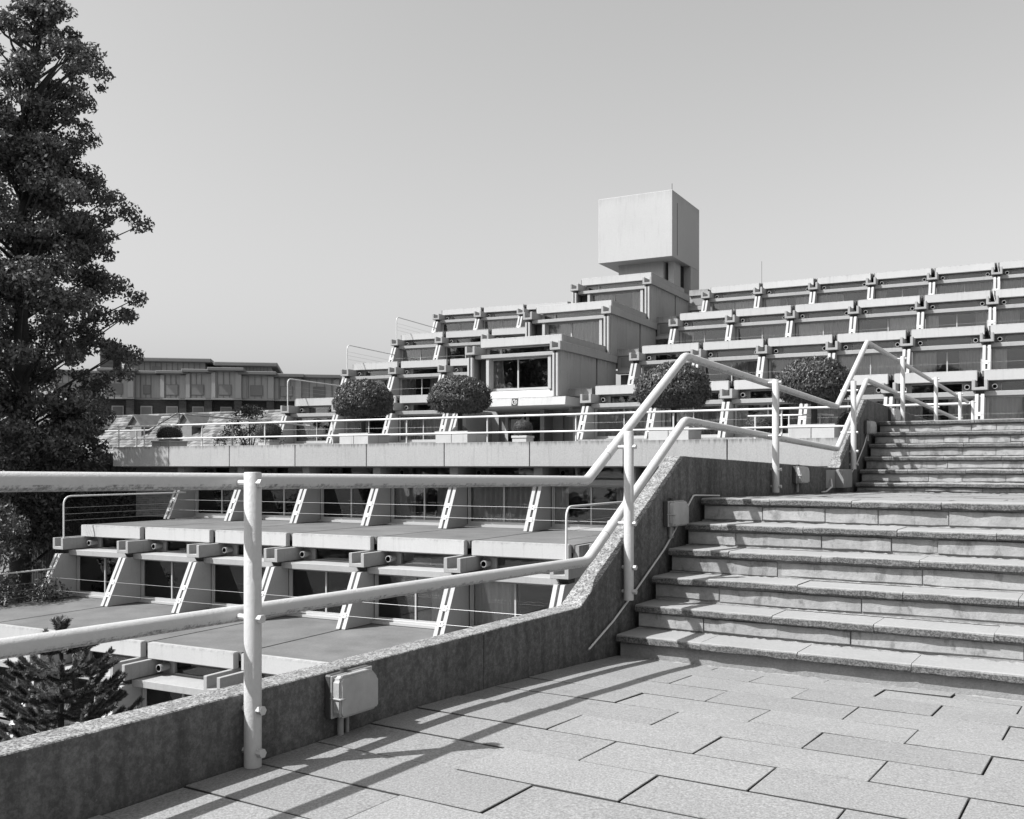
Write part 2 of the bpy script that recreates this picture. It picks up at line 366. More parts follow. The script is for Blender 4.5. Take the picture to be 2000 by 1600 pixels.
# gutter between treads and wall, the gap's shade put into its near-black colour
struct('gutter', MB().prism_y([(5.6, -.3), (7.1, -.3), (7.1, .50), (6.95, .50), (5.6, -.28)], -RS-.004, -RL-.008).mesh('gutter', M['dark_stone_gap_shade']), rz=RZ_ST)
struct('gutter', MB().prism_y([(11.8, .5), (13.3, .5), (13.3, 1.30), (13.05, 1.30), (11.8, .60)], -RS-.004, -RL-.008).mesh('gutter', M['dark_stone_gap_shade']), rz=RZ_ST)
struct('path', MB().box(13.585, 24.5, -RR, -RL, -4.7, 1.655).mesh('path', M['paving']), rz=RZ_ST)
ter = MB(); ter.box(-27.2, 12., 23.17, 48., 1.12, 1.598)
ter.box(-36, -27.21, 26., 31., 1.12, 1.597)
struct('terrace', ter.mesh('terrace', M['paving']), rz=-TH)

# ------------------------------------------------------------------ concrete wall beside the stairs
wall = empty('concrete_wall', st(1., -2.83, 0), RZ_ST)
tag(wall, 'low dark weathered concrete wall stepping up beside paving and stairs', 'wall')
prof = [(-9, .27), (5.19, .262), (6.80, 1.175), (11.40, 1.082), (12.83, 1.935), (15.43, 1.893), (19.5, 1.80), (23.0, 1.72)]
def wz(s):
    for (a, za), (b, zb) in zip(prof[:-1], prof[1:]):
        if a <= s <= b: return za+(zb-za)*(s-a)/(b-a)
    return prof[-1][1]
cuts = [-9, .2, 4.156, 8.85, 10.78, 14.7, 18.5, 23.0]
for a, b in zip(cuts[:-1], cuts[1:]):
    xs = [a+.003]+[s for s, _ in prof if a+.05 < s < b-.05]+[b-.003]
    if a > 4 and a < 5: pass
    poly = [(b-.003, -4.7 if b < 15 else .5), (a+.003, -4.7 if b < 15 else .5)]; poly = [(p-1., z) for p, z in poly]
    poly = poly[::-1]; top = [(s-1., wz(s)) for s in xs]
    me = MB().prism_y([poly[0], poly[1]]+top[::-1], -.065, .072).mesh('wall_segment', M['wall'], .004)
    obj('wall_segment', me, wall)

# ------------------------------------------------------------------ stair handrail
hr = empty('stair_handrail', st(2.56, -2.72, 0), RZ_ST)
tag(hr, 'thick white tubular handrail with two rails zigzagging up beside the stairs', 'handrail')
def hs(s, r, z): return (s-2.56, -(r+2.72), z)
up = [(-5, 1.134), (5.39, 1.01), (6.98, 1.93), (11.53, 1.782), (13.08, 2.687), (22.40, 2.435)]
lo = [(-5, .642), (5.39, .515), (6.97, 1.445), (11.55, 1.298), (13.05, 2.20), (22.40, 1.99)]
for nm, pl in (('top_rail', up), ('lower_rail', lo)):
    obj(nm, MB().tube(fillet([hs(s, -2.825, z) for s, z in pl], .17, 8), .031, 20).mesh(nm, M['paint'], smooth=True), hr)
for pl, sj in ((up, 5.66), (lo, 5.64), (up, 11.8), (lo, 11.8), (up, 9.9), (up, 1.2)):
    def lz(s):
        for (a, za), (b, zb) in zip(pl[:-1], pl[1:]):
            if a <= s <= b: return za+(zb-za)*(s-a)/(b-a)
    obj('rail_joint', MB().tube([hs(sj-.0025, -2.825, lz(sj-.0025)), hs(sj+.0025, -2.825, lz(sj+.0025))], .0316, 20).mesh('rail_joint', M['galv'], smooth=True), hr)
bolt = MB(); bolt.tube([(0, -.052, 0), (0, -.03, 0)], .016, 6); bolt.tube([(0, -.03, 0), (0, .125, 0)], .011, 8); bolt.tube([(0, .125, 0), (0, .145, 0)], .016, 6)
boltm = bolt.mesh('bolt', M['paint'], smooth=True)
bolt2 = MB(); bolt2.tube([(0, -.054, 0), (0, -.03, 0)], .017, 6); bolt2.tube([(0, -.03, 0), (0, .06, 0)], .012, 8)
bolt2m = bolt2.mesh('bolt', M['paint'], smooth=True)
def lin(pl, s):
    for (a, za), (b, zb) in zip(pl[:-1], pl[1:]):
        if a <= s <= b: return za+(zb-za)*(s-a)/(b-a)
for i, (s, zb, zt) in enumerate([(-.75, 0, 1.12), (2.56, 0, 1.079), (5.769, .241, 1.326), (8.886, .862, 1.890), (11.888, 1.066, 2.10), (14.854, 1.604, 2.665), (17.724, 1.604, 2.59), (20.508, 1.604, 2.515), (22.34, 1.604, 2.456)]):
    pm = MB().tube([(0, 0, zb), (0, 0, zt-.004), (0, 0, zt)], [.032, .032, .029], 24).mesh('post', M['paint'], smooth=True)
    p = obj('post', pm, hr, hs(s, -2.72, 0))
    for zz in (lin(up, s)-.005, lin(lo, s)-.005): obj('bolt', boltm, p, (0, 0, zz))
    if i < 5:
        for zz in (zb+.055, zb+.21): obj('bolt', bolt2m, p, (0, 0, zz))

# ------------------------------------------------------------------ bulkhead lights on the wall, junction bracket, cables
def light(s0, s1, z0, z1, label):
    w = s1-s0; h = z1-z0
    e = empty('bulkhead_light', st((s0+s1)/2, -2.763, z0), RZ_ST); tag(e, label, 'wall light', 'bulkhead lights along the stair wall')
    obj('back_box', MB().prism_y([(-w/2, 0), (w/2, 0), (w/2, h), (-w/2, h)], -.035, 0).mesh('back_box', M['lamp_body'], .006), e)
    k = .045
    poly = [(-w/2+.004, k*.4), (-w/2+k*.4, .004), (w/2-k*.4, .004), (w/2-.004, k*.4), (w/2-.004, h-k), (w/2-k, h-.004), (-w/2+k*.4, h-.004), (-w/2+.004, h-k*.4)]
    obj('lens', MB().prism_y(poly, -.085, -.0355).mesh('lens', M['lens'], .012, True, 3), e)
    obj('catch', MB().box(-w/2-.002, -w/2+.035, -.09, -.03, h*.45, h*.5).mesh('catch', M['lens'], .003), e)
    obj('gasket', MB().box(-w/2-.001, w/2+.001, -.041, -.034, .002, h-.002).mesh('gasket', M['frame'], .002), e)
    obj('knob', MB().tube([(-w*.12, -.02, h), (-w*.12, -.02, h+.018)], .016, 10).mesh('knob', M['lamp_body'], smooth=True), e)
    c = MB().tube([(-w*.2, -.02, .0), (-w*.2, -.02, -.085)], .013, 10); c.tube([(w*.0, -.012, .0), (w*.0, -.012, -.085)], .008, 8)
    obj('conduit', c.mesh('conduit', M['concrete'], smooth=True), e)
light(2.985, 3.235, .078, .255, 'square bulkhead light with ribbed lens on the wall above the foreground paving')
light(6.42, 6.70, .675, .858, 'bulkhead light on the wall near the top of the first flight of steps')
light(9.56, 9.87, .932, 1.100, 'bulkhead light on the landing wall just past the third railing post')
light(12.62, 12.95, 1.50, 1.665, 'bulkhead light on the wall beside the top of the second flight')
light(14.10, 14.50, 1.72, 1.895, 'small bulkhead light at the crest of the wall above the upper flight')
jb = empty('junction_box', st(11.2, -2.762, .86), RZ_ST); tag(jb, 'open grey metal junction box with loose cable at the far end of the landing wall', 'junction box')
obj('back_plate', MB().box(-.42, .0, -.012, 0, 0, .2).mesh('back_plate', M['galv'], .003), jb)
obj('side_plate', MB().box(-.02, .0, -.10, -.0125, 0, .2).mesh('side_plate', M['galv'], .003), jb)
obj('front_box', MB().box(.03, .42, -.09, 0, 0, .205).mesh('front_box', M['galv'], .006), jb)
obj('cable_tail', MB().tube(fillet([(-.25, -.02, .1), (-.33, -.05, .02), (-.5, -.03, -.03), (-.62, -.02, -.03)], .06), .009, 6).mesh('cable_tail', M['rail_white'], smooth=True), jb)
def cable(pts, label):
    o = obj('cable', MB().tube(fillet([(s, 2.748, z) for s, z in pts], .08, 4), .0065, 6).mesh('cable', M['rail_white'], smooth=True), None, (0, 0, 0), RZ_ST); tag(o, label, 'cable')
cable([(5.27, .0), (5.60, .125), (5.905, .268), (6.41, .522), (6.738, .735), (6.95, .884), (7.5, .868)], 'thin pale cable clipped up the wall beside the first flight of steps')
cable([(11.55, .87), (12.18, 1.137), (12.58, 1.371), (12.72, 1.50)], 'thin cable running up the wall beside the second flight of steps')

# ------------------------------------------------------------------ the stepped concrete building
bld = empty('stepped_building', bp(-9., 30., -4.75), -TH)
tag(bld, 'long stepped concrete building of terraced bays with slanted fins and a boxy tower', 'building')
BINV = (Matrix.Translation(bp(-9., 30., -4.75)) @ Matrix.Rotation(-TH, 4, 'Z')).inverted()
def part(name, me, t, c, z, th=TH, parent=bld, extra=None):
    o = bpy.data.objects.new(name, me); link(o); o.parent = parent
    W = Matrix.Translation(bp(t, c, z, th)) @ Matrix.Rotation(-th, 4, 'Z')
    if extra is not None: W = W @ extra
    o.matrix_local = BINV @ W
    return o
MC = {}
def bay_meshes():
    b = B
    MC['parapet'] = MB().box(.093, b-.093, .69, .84, 1.69, 2.03).mesh('parapet', M['white_concrete'], .015, segs=2)
    MC['roof_slab'] = MB().box(.03, b-.03, .842, 5.25, 1.84, 2.018).mesh('roof_slab', M['felt'])
    c = MB(); x0, x1 = .55, 2.10
    c.box(.1, x0, 1., 1.12, 1.342, 1.688); c.box(x1, b-.1, 1., 1.12, 1.342, 1.688); c.box(x0, x1, 1., 1.12, 1.645, 1.688); c.box(x0, x1, 1., 1.12, 1.342, 1.375)
    c.box(x0, x0+.03, .98, 1.1, 1.376, 1.644); c.box(x1-.03, x1, .98, 1.1, 1.376, 1.644)
    MC['clerestory'] = c.mesh('clerestory', M['side_concrete'])
    MC['slit_pane'] = MB().box(x0+.03, x1-.03, 1.04, 1.05, 1.376, 1.644).mesh('pane', M['glass'])
    t = MB(); t.box(-.22, .22, 0, 1.05, 1.36, 1.445); t.box(-.22, -.125, 0, 1.05, 1.4455, 1.688); t.box(.125, .22, 0, 1.05, 1.4455, 1.688)
    poly = [(-.22, 1.36), (.22, 1.36), (.22, 1.688), (.125, 1.688), (.125, 1.445), (-.125, 1.445), (-.125, 1.688), (-.22, 1.688)]
    MC['trough'] = MB().prism_y(poly, 0, 1.05).mesh('gutter_trough', M['concrete'], .008)
    MC['bearing'] = MB().prism_x([(.16, 1.358), (.55, 1.358), (.55, 1.243), (.25, 1.243)], -.11, .11).mesh('bearing_block', M['dark_stone_gap_shade'])
    MC['lintel'] = MB().box(.115, b-.115, .26, 1.0, 1.192, 1.341).mesh('lintel', M['concrete'], .008)
    f = MB(); pl = [(-.6, 0), (.52, 0), (.52, 1.24), (0, 1.24)]
    f.prism_x(pl, -.13, -.032); f.prism_x(pl, .032, .13); f.prism_x([(-.47, 0), (.5, 0), (.5, 1.22), (.12, 1.22)], -.0315, .0315)
    MC['fin'] = f.mesh('fin', M['fin_concrete'])
    p = MB()
    n = 14; ro, ri = .078, .062
    for k in range(n):
        a0, a1 = 2*math.pi*k/n, 2*math.pi*(k+1)/n
        P = lambda r, a, y: (r*math.cos(a), y, r*math.sin(a))
        p.add([P(ro, a0, 0), P(ro, a1, 0), P(ro, a1, .26), P(ro, a0, .26)], [(0, 1, 2, 3)]); p.add([P(ri, a0, 0), P(ri, a1, 0), P(ro, a1, 0), P(ro, a0, 0)], [(0, 1, 2, 3)])
        p.add([P(ri, a0, 0), P(ri, a1, 0), P(ri, a1, .2), P(ri, a0, .2)], [(0, 1, 2, 3)], 1); p.add([P(ri, a0, .2), P(ri, a1, .2), (0, .2, 0)], [(0, 1, 2)], 1)
    MC['pipe'] = p.mesh('drain_pipe', [M['concrete'], M['black']])
    q = MB().box(-.055, .055, -.012, 0, -.06, .06); q.add([(-.028, -.0125, .018), (-.006, -.0125, .034), (.028, -.0125, -.018), (.006, -.0125, -.034)], [(0, 1, 2, 3)], 1)
    MC['clamp'] = q.mesh('clamp_plate', [M['plate'], M['black']])
    x0, x1, z0, z1 = .16, b-.16, .06, 1.19; w = MB(); xm = (x0+x1)/2
    w.box(x0, x0+.055, .5, .58, z0, z1); w.box(x1-.055, x1, .5, .58, z0, z1); w.box(x0+.055, x1-.055, .5, .58, z1-.05, z1); w.box(x0+.055, x1-.055, .5, .58, z0, z0+.085)
    w.box(xm-.02, xm+.02, .515, .575, z0+.085, z1-.05); w.box(x0-.02, x1+.02, .40, .62, 0.002, z0-.001); w.box(x0+.055, x0+.085, .53, .57, z0+.085, z1-.05)
    MC['window'] = w.mesh('window', M['frame'])
    MC['paneL'] = MB().box(x0+.085, xm-.02, .541, .549, z0+.085, z1-.05).mesh('pane', M['glass'])
    MC['paneR'] = MB().box(xm+.02, x1-.055, .546, .554, z0+.085, z1-.05).mesh('pane', M['glass'])
    def curt(a, c_, name):
        m = MB(); n = max(8, int((c_-a)/.028)); vv = []
        ph = random.uniform(0, 6)
        for k in range(n+1):
            x = a+(c_-a)*k/n; y = .645+.048*math.sin(x*2*math.pi/.18+ph+.8*math.sin(x*7))
            vv += [(x, y, z0+.03), (x, y, z1+.02)]
        m.add(vv, [(2*k, 2*k+2, 2*k+3, 2*k+1) for k in range(n)]); return m.mesh(name, M['curtain'])
    MC['curtains'] = [[], [curt(.2, .75, 'curtain')], [curt(.2, 1.25, 'curtain')], [curt(1.35, 2.42, 'curtain')], [curt(.2, .62, 'curtain'), curt(2.0, 2.42, 'curtain')], [curt(.2, 1.31, 'curtain'), curt(1.32, 2.42, 'curtain')], [curt(.2, .95, 'curtain'), curt(1.7, 2.42, 'curtain')]]
    r = MB(); a, c_ = .135, b-.135
    pl = [(.62, .01), (3., .01), (3., 1.69), (1.13, 1.69), (1.13, 1.2), (.62, 1.2)]
    for x in (a, c_): r.add([(x, y, z) for y, z in pl], [tuple(range(6))])
    r.add([(a, .62, .01), (c_, .62, .01), (c_, 3., .01), (a, 3., .01)], [(0, 1, 2, 3)]); r.add([(a, 3., .01), (c_, 3., .01), (c_, 3., 1.69), (a, 3., 1.69)], [(0, 1, 2, 3)]); r.add([(a, 1.13, 1.69), (c_, 1.13, 1.69), (c_, 3., 1.69), (a, 3., 1.69)], [(0, 1, 2, 3)])
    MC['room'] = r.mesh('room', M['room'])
bay_meshes()
FIN_ANG = math.atan2(.6, 1.24)
def bay(t, c, F, th, roof=True, cset=None):
    part('lintel', MC['lintel'], t, c, F, th)
    cl = part('clerestory', MC['clerestory'], t, c, F, th); obj('pane', MC['slit_pane'], cl)
    for x in (.39, B-.39): part('drain_pipe', MC['pipe'], t, c, F, th, extra=Matrix.Translation((x, .72, 1.51)))
    w = part('window', MC['window'], t, c, F, th)
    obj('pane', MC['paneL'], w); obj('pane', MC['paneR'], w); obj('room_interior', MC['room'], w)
    k = cset if cset is not None else random.choice([1, 2, 3, 4, 5, 5, 6])
    for cm in MC['curtains'][k]: obj('curtain', cm, w)
    if roof:
        part('parapet', MC['parapet'], t, c, F, th); part('roof_slab', MC['roof_slab'], t, c, F, th)
def column(t, c, F, th, trough=True, plates=True):
    part('fin', MC['fin'], t, c, F, th)
    if trough:
        part('gutter_trough', MC['trough'], t, c, F, th); part('bearing_block', MC['bearing'], t, c, F, th)
    if plates:
        for z in (.29, .61): part('clamp_plate', MC['clamp'], t, c, F, th, extra=Matrix.Translation((0, -.6+.6*z/1.24-.004, z)) @ Matrix.Rotation(-FIN_ANG, 4, 'X'))
def wires(t0, t1, c, F, th):
    for z in (.29, .61):
        y = -.6+.6*z/1.24-.03
        part('guard_wire', MB().tube([(0, y, z), (t1-t0, y, z)], .0038, 5).mesh('guard_wire', M['wire']), t0, c, F, th)
def level(t0, n, c, F, th, roof=True, trough=True, csets=None, wire=True):
    for i in range(n): bay(t0+i*B, c, F, th, roof, csets[i % len(csets)] if csets else None)
    for i in range(n+1): column(t0+i*B, c, F, th, trough)
    if wire: wires(t0, t0+n*B, c, F, th)
def endwall(t, c, F, th, y1=5.2, sgn=1):
    part('end_wall', MB().prism_x([(.53, 0), (y1, 0), (y1, 2.0), (.86, 2.0), (.86, 1.67), (.53, 1.2)], -.07, .07).mesh('end_wall', M['side_concrete']), t, c, F, th)
TU = -5.58*B
FD = 2.07
for k in range(4):
    c = (12.69+1.89*k)*B; F = FD+2.03*k
    level(TU, 7, c, F, TH, csets=[[5, 5, 4, 5, 6, 2, 2], [5, 3, 2, 5, 6, 4, 2], [1, 3, 5, 3, 4, 6, 5], [5, 6, 2, 4, 5, 5, 5]][k])
    # narrow link between the central block and the right-hand bays
    lk = MB(); lk.box(-1.12, -.14, 1.0, 1.15, 1.05, 1.69); lk.box(-1.12, -.14, .75, 1.15, .92, 1.05); lk.box(-1.12, -.14, 1.35, 1.5, 0, .92); lk.box(-1.12, -.14, .9, 5.2, 1.69, 1.98)
    part('link_wall', lk.mesh('link_wall', M['side_concrete']), TU, c, F)
    lw = MB(); lw.box(-.98, -.25, .985, .998, 1.2, 1.6); lw.box(-.9, -.3, 1.33, 1.348, .1, .85)
    part('link_window', lw.mesh('link_window', M['pane_far']), TU, c, F)
TLW = -9.8*B
for k in range(4):
    c = 36.0+4.85*k; F = FD+2.03*k
    level(TLW, 3 if k in (0, 1) else 4, c, F, THL, csets=[[1, 2, 5], [4, 6, 5], [2, 3, 5, 5], [0, 5, 5, 5]][k])
    endwall(TLW+.0, c, F, THL)
part('plinth', MB().box(0, 7*B, -.7, 6, -.6, -.002).mesh('plinth', M['side_concrete']), TU, 12.69*B, FD)
part('plinth', MB().box(-.2, 3*B, -.7, 6, -.6, -.002).mesh('plinth', M['side_concrete']), TLW, 36.0, FD, THL)
# storeys below the terrace
TL = -9.36*B
level(TL, 6, 7.12*B, -2.62, TH, csets=[2, 2, 4, 5, 6, 2]); endwall(TL+6*B, 7.12*B, -2.62, TH)
level(TL, 6, 5.37*B, -4.65, TH, csets=[1, 1, 2, 5, 4, 3]); endwall(TL+6*B, 5.37*B, -4.65, TH)
level(-9.46*B, 7, 23.45, -.59, TH, roof=False, trough=False, csets=[2, 2, 4, 6, 5, 4, 6])
part('terrace_soffit', MB().box(-27.2, -.5, 23.2, 24.4, 1.07, 1.115).mesh('terrace_soffit', M['side_concrete']), 0, 0, 0)
for i in range(8): part('pier', MB().box(-.13, .13, .0, 1.0, 1.2, 1.66).mesh('pier', M['side_concrete']), -9.46*B+i*B, 23.45, -.59)
part('brick_wall', MB().box(-27.15, -9.46*B-.13, 23.7, 24.0, -.6, 1.068).mesh('brick_wall', M['brick']), 0, 0, 0)
part('end_block', MB().box(-9.46*B+7*B+.14, -2., 23.5, 24.2, -2.6, 1.068).mesh('end_block', M['side_concrete']), 0, 0, 0)
part('side_block', MB().box(TL+6*B+.14, TL+6*B+6., 19.9, 20.2, -4.7, -.62).mesh('side_block', M['side_concrete']), 0, 0, 0)
for i in range(10):
    me = MB().box(.014, B-.014, 22.95, 23.16, 1.10, 1.745).mesh('terrace_panel', M['terrace_panel'], .006)
    part('terrace_panel', me, -10.46*B+i*B, 0, 0)
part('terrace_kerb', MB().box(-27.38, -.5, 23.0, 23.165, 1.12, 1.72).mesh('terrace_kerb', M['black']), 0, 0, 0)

# central block: rooms projecting over the entrance
TC0, TC1 = -19.55, -15.86
def core(c, F, drop, dc, front):
    W = TC1-TC0; th = TH
    part('parapet', MB().box(.10, W-.04, .69, .84, 1.69, 2.03).mesh('parapet', M['white_concrete'], .012), TC0, c, F)
    sp = MB().box(W-.18, W-.04, .842, 5.6, 1.69, 2.03); part('side_parapet', sp.mesh('side_parapet', M['side_concrete'], .01), TC0, c, F)
    part('roof_slab', MB().box(0, W-.185, .845, 5.6, 1.8, 2.0).mesh('roof_slab', M['felt']), TC0, c, F)
    part('gutter_trough', MC['trough'], TC0, c, F); part('gutter_trough', MC['trough'], TC1, c, F)
    part('bearing_block', MC['bearing'], TC0, c, F); part('bearing_block', MC['bearing'], TC1, c, F)
    part('side_beam', MB().box(W-.22, W+.215, 1.055, 5.7, 1.362, 1.686).mesh('side_beam', M['side_concrete'], .01), TC0, c, F)
    # side wall of two panels, dark downpipe slot, rear panel
    z0 = -drop
    for a, b2 in ((.16, 1.98), (1.992, 3.55), (3.72, 5.7)):
        part('wall_panel', MB().box(W-.02, W+.14, a, b2, z0, 1.36).mesh('wall_panel', M['side_concrete'], .006), TC0, c, F)
    part('slot', MB().box(W-.02, W+.05, 3.56, 3.71, z0, 1.36).mesh('slot', M['black']), TC0, c, F)
    part('core_backing', MB().box(.02, W-.03, 3.6, 5.6, z0, 1.7).mesh('core_backing', M['room']), TC0, c, F)
    for x in (0, W):
        for dx in (-.115, .03):
            part('corner_rib', MB().box(x+dx, x+dx+.085, .0, .155, z0-.01, 1.24).mesh('corner_rib', M['fin_concrete'], .006), TC0, c, F)
        part('rib_web', MB().box(x-.03, x+.03, .05, .15, z0, 1.24).mesh('rib_web', M['dark_stone_gap_shade']), TC0, c, F)
    part('side_wall', MB().box(-.12, .0, .16, 5.5, z0, 1.36).mesh('side_wall', M['side_concrete']), TC0, c, F)
    part('lintel', MB().box(.12, W-.12, .20, 1.0, 1.20, 1.34).mesh('lintel', M['concrete'], .008), TC0, c, F)
    # clerestory band
    cl = MB(); cl.box(.1, .35, .95, 1.05, 1.342, 1.688); cl.box(.85, .92, .93, 1.05, 1.342, 1.688); cl.box(W-.5, W-.42, .93, 1.05, 1.342, 1.688); cl.box(.35, W-.1, .95, 1.05, 1.64, 1.688)
    clo = part('clerestory', cl.mesh('clerestory', M['frame']), TC0, c, F)
    obj('pane', MB().box(.35, W-.1, .99, 1.0, 1.342, 1.64).mesh('pane', M['glass']), clo)
    # projecting window box
    x0, x1 = .72, W-.42; zs, zt = -.06 if front else -.2, 1.19
    xm = x0+.45*(x1-x0)
    fr = MB()
    fr.box(x0+.001, x0+.05, .50, .57, zs, zt); fr.box(x1-.05, x1-.001, .50, .57, zs, zt); fr.box(x0+.05, x1-.05, .50, .57, zt-.06, zt); fr.box(x0+.05, x1-.05, .48, .57, zs, zs+.09); fr.box(xm-.03, xm+.03, .51, .565, zs+.09, zt-.06)
    w = part('window', fr.mesh('window', M['frame']), TC0, c, F)
    for xx in (x0-.13, x1): part('window_jamb', MB().box(xx, xx+.13, .25, .62, zs, zt).mesh('window_jamb', M['fin_concrete'], .006), TC0, c, F)
    obj('pane', MB().box(x0+.05, xm-.03, .535, .545, zs+.09, zt-.06).mesh('pane', M['glass']), w); obj('pane', MB().box(xm+.03, x1-.05, .53, .54, zs+.09, zt-.06).mesh('pane', M['glass']), w)
    side = None
    for xa, xb in ((.16, x0-.131), (x1+.131, W-.02)): part('side_glazing', MB().box(xa, xb, .60, .7, z0, 1.2).mesh('side_glazing', M['room']), TC0, c, F)
    rm = MB(); pl = [(.72, -.2), (3.4, -.2), (3.4, 1.68), (1.06, 1.68), (1.06, 1.21), (.72, 1.21)]
    for x in (.12, W-.06): rm.add([(x, y, z) for y, z in pl], [tuple(range(6))])
    for (ya, za), (yb, zb) in ((pl[0], pl[1]), (pl[1], pl[2]), (pl[2], pl[3])): rm.add([(.12, ya, za), (W-.06, ya, za), (W-.06, yb, zb), (.12, yb, zb)], [(0, 1, 2, 3)])
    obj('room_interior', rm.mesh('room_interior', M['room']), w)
    for a, b2, lean in dc:
        m = MB(); n = int((b2-a)/.03); vv = []
        for k in range(n+1):
            x = x0+a+(b2-a)*k/n; y = .68+.06*math.sin(x*2*math.pi/.2); vv += [(x+lean*k/n, y, zs), (x, y, zt)]
        m.add(vv, [(2*k, 2*k+2, 2*k+3, 2*k+1) for k in range(n)]); obj('curtain', m.mesh('curtain', M['curtain']), w)
core(12.69*B, FD+2.03, .36, [(.03, .42, .12)], True)
core(14.58*B, FD+4.06, .4, [(.03, 1.15, 0), (1.2, 2.5, 0)], False)
core(16.45*B, FD+6.09, .4, [(.03, 1.0, 0), (2.0, 2.5, 0)], False)
c1 = 12.69*B
sl = MB().prism_x([(.10, -.37), (.55, -.37), (.55, -.09), (.36, -.09)], .70, TC1-TC0-.15); part('timber_sill', sl.mesh('timber_sill', M['timber']), TC0, c1, FD+2.03)
part('canopy', MB().prism_x([(-.42, -.73), (6., -.73), (6., -.42), (-.36, -.42)], -.35, 4.30).mesh('canopy', M['white_concrete'], .01), TC0, c1, FD+2.03)
# number plate over the entrance: a white 3 in a ring on black
sg = part('number_plate', MB().box(-.13, .13, -.008, .0, -.14, .14).mesh('number_plate', M['sign_black'], .004), -17.35, c1-.415, FD+2.03-.575)
sg.matrix_local = BINV @ (Matrix.Translation(bp(-17.35, c1-.40, FD+2.03-.575)) @ Matrix.Rotation(-TH, 4, 'Z') @ Matrix.Rotation(R(-11), 4, 'X'))
rg = MB(); n = 28
for k in range(n):
    if 4 <= k <= 6: continue
    a0, a1 = 2*math.pi*k/n, 2*math.pi*(k+1)/n
    q = [(r*math.cos(a), -.0095, r*math.sin(a)) for r, a in ((.088, a0), (.088, a1), (.100, a1), (.100, a0))]; rg.add(q, [(0, 1, 2, 3)])
obj('ring', rg.mesh('ring', M['sign_white']), sg)
cu = bpy.data.curves.new('numeral', 'FONT'); cu.body = '3'; cu.size = .16; cu.align_x = 'CENTER'; cu.align_y = 'CENTER'; cu.extrude = .001
tmp = bpy.data.objects.new('tmp', cu); link(tmp); bpy.context.view_layer.update()
nm = bpy.data.meshes.new_from_object(tmp.evaluated_get(bpy.context.evaluated_depsgraph_get())); bpy.data.objects.remove(tmp); nm.materials.clear(); nm.materials.append(M['sign_white'])
nm.transform(Matrix.Rotation(R(90), 4, 'X')); nm.transform(Matrix.Translation((.008, -.0105, 0))); nm.name = 'numeral'; obj('numeral', nm, sg)
# entrance wall and doors
ew = MB()
for a, b2 in ((-21.6, -20.3), (-20.16, -19.77), (-17.29, -16.82), (-16.56, -15.2)): ew.box(a, b2, 36., 36.3, 1.598, 3.4)
ew.box(-21.6, -15.2, 36.02, 36.3, 3.32, 3.42); ew.box(-17.45, -17.27, 35.2, 35.99, 1.6, 3.36)
part('entrance_wall', ew.mesh('entrance_wall', M['side_concrete']), 0, 0, 0)
for a, b2 in ((-20.3, -20.16), (-19.77, -19.52), (-17.59, -17.43), (-16.82, -16.56)): part('side_light', MB().box(a, b2, 36.1, 36.12, 1.6, 3.32).mesh('side_light', M['pane_far']), 0, 0, 0)
for a, b2 in ((-19.50, -18.62), (-18.52, -17.62)):
    d = MB(); d.box(a, a+.14, 36.05, 36.11, 1.6, 3.3); d.box(b2-.10, b2, 36.05, 36.11, 1.6, 3.3); d.box(a+.14, b2-.10, 36.05, 36.11, 3.2, 3.3); d.box(a+.14, b2-.10, 36.05, 36.11, 1.6, 1.75)
    do = part('door', d.mesh('door', M['frame']), 0, 0, 0); obj('pane', MB().box(a+.14, b2-.10, 36.075, 36.085, 1.75, 3.2).mesh('pane', M['glass']), do)
    if a < -19:
        sh = MB(); pts = [(0, .0), (.13, .1), (.17, .3), (.17, .62), (-.17, .62), (-.17, .3), (-.13, .1)]; sh.prism_y([(-19.05+x, 2.42+z) for x, z in pts], 36.068, 36.073); obj('crest', sh.mesh('crest', M['planter']), do)
part('entrance_void', MB().box(-20.4, -16.5, 36.8, 37., 1.6, 3.4).mesh('entrance_void', M['black']), 0, 0, 0)
part('fin', MC['fin'], -20.25, 33.4, FD)
part('entrance_pier', MB().box(-20.5, -20.1, 33.9, 36., 1.6, 3.36).mesh('entrance_pier', M['side_concrete']), 0, 0, 0)

# tower
tw = MB().box(-20.45, -16.37, 48.2, 52.75, 10.72+1.1, 14.12+1.1); part('tower', tw.mesh('tower', M['tower_concrete'], .02), 0, 0, 0)
nk = MB(); nk.box(-19.7, -17.2, 49.2, 52.6, 7., 11.82); nk.box(-17.0, -16.7, 49.4, 50.5, 7., 11.82)
part('tower_neck', nk.mesh('tower_neck', M['tower_concrete']), 0, 0, 0)
part('tower_neck_slot', MB().box(-17.19, -16.75, 50.55, 51.2, 7., 11.81).mesh('tower_neck_slot', M['black']), 0, 0, 0)
part('tower_pier', MB().box(-17.3, -16.372, 51.25, 52.74, 7., 11.815).mesh('tower_pier', M['tower_concrete'], .01), 0, 0, 0)
part('tower_groove', MB().box(-16.42, -16.363, 48.95, 49.0, 10.9+1.1, 13.6+1.1).mesh('tower_groove', M['black']), 0, 0, 0)
part('lightning_rod', MB().tube([(-16.42, 48.3, 15.2), (-16.42, 48.3, 15.55)], .015, 6).mesh('lightning_rod', M['fence']), 0, 0, 0)
part('roof_aerial', MB().tube([(-13.0, 53., 10.2), (-13.0, 53., 12.1)], .010, 6).mesh('roof_aerial', M['fence']), 0, 0, 0)

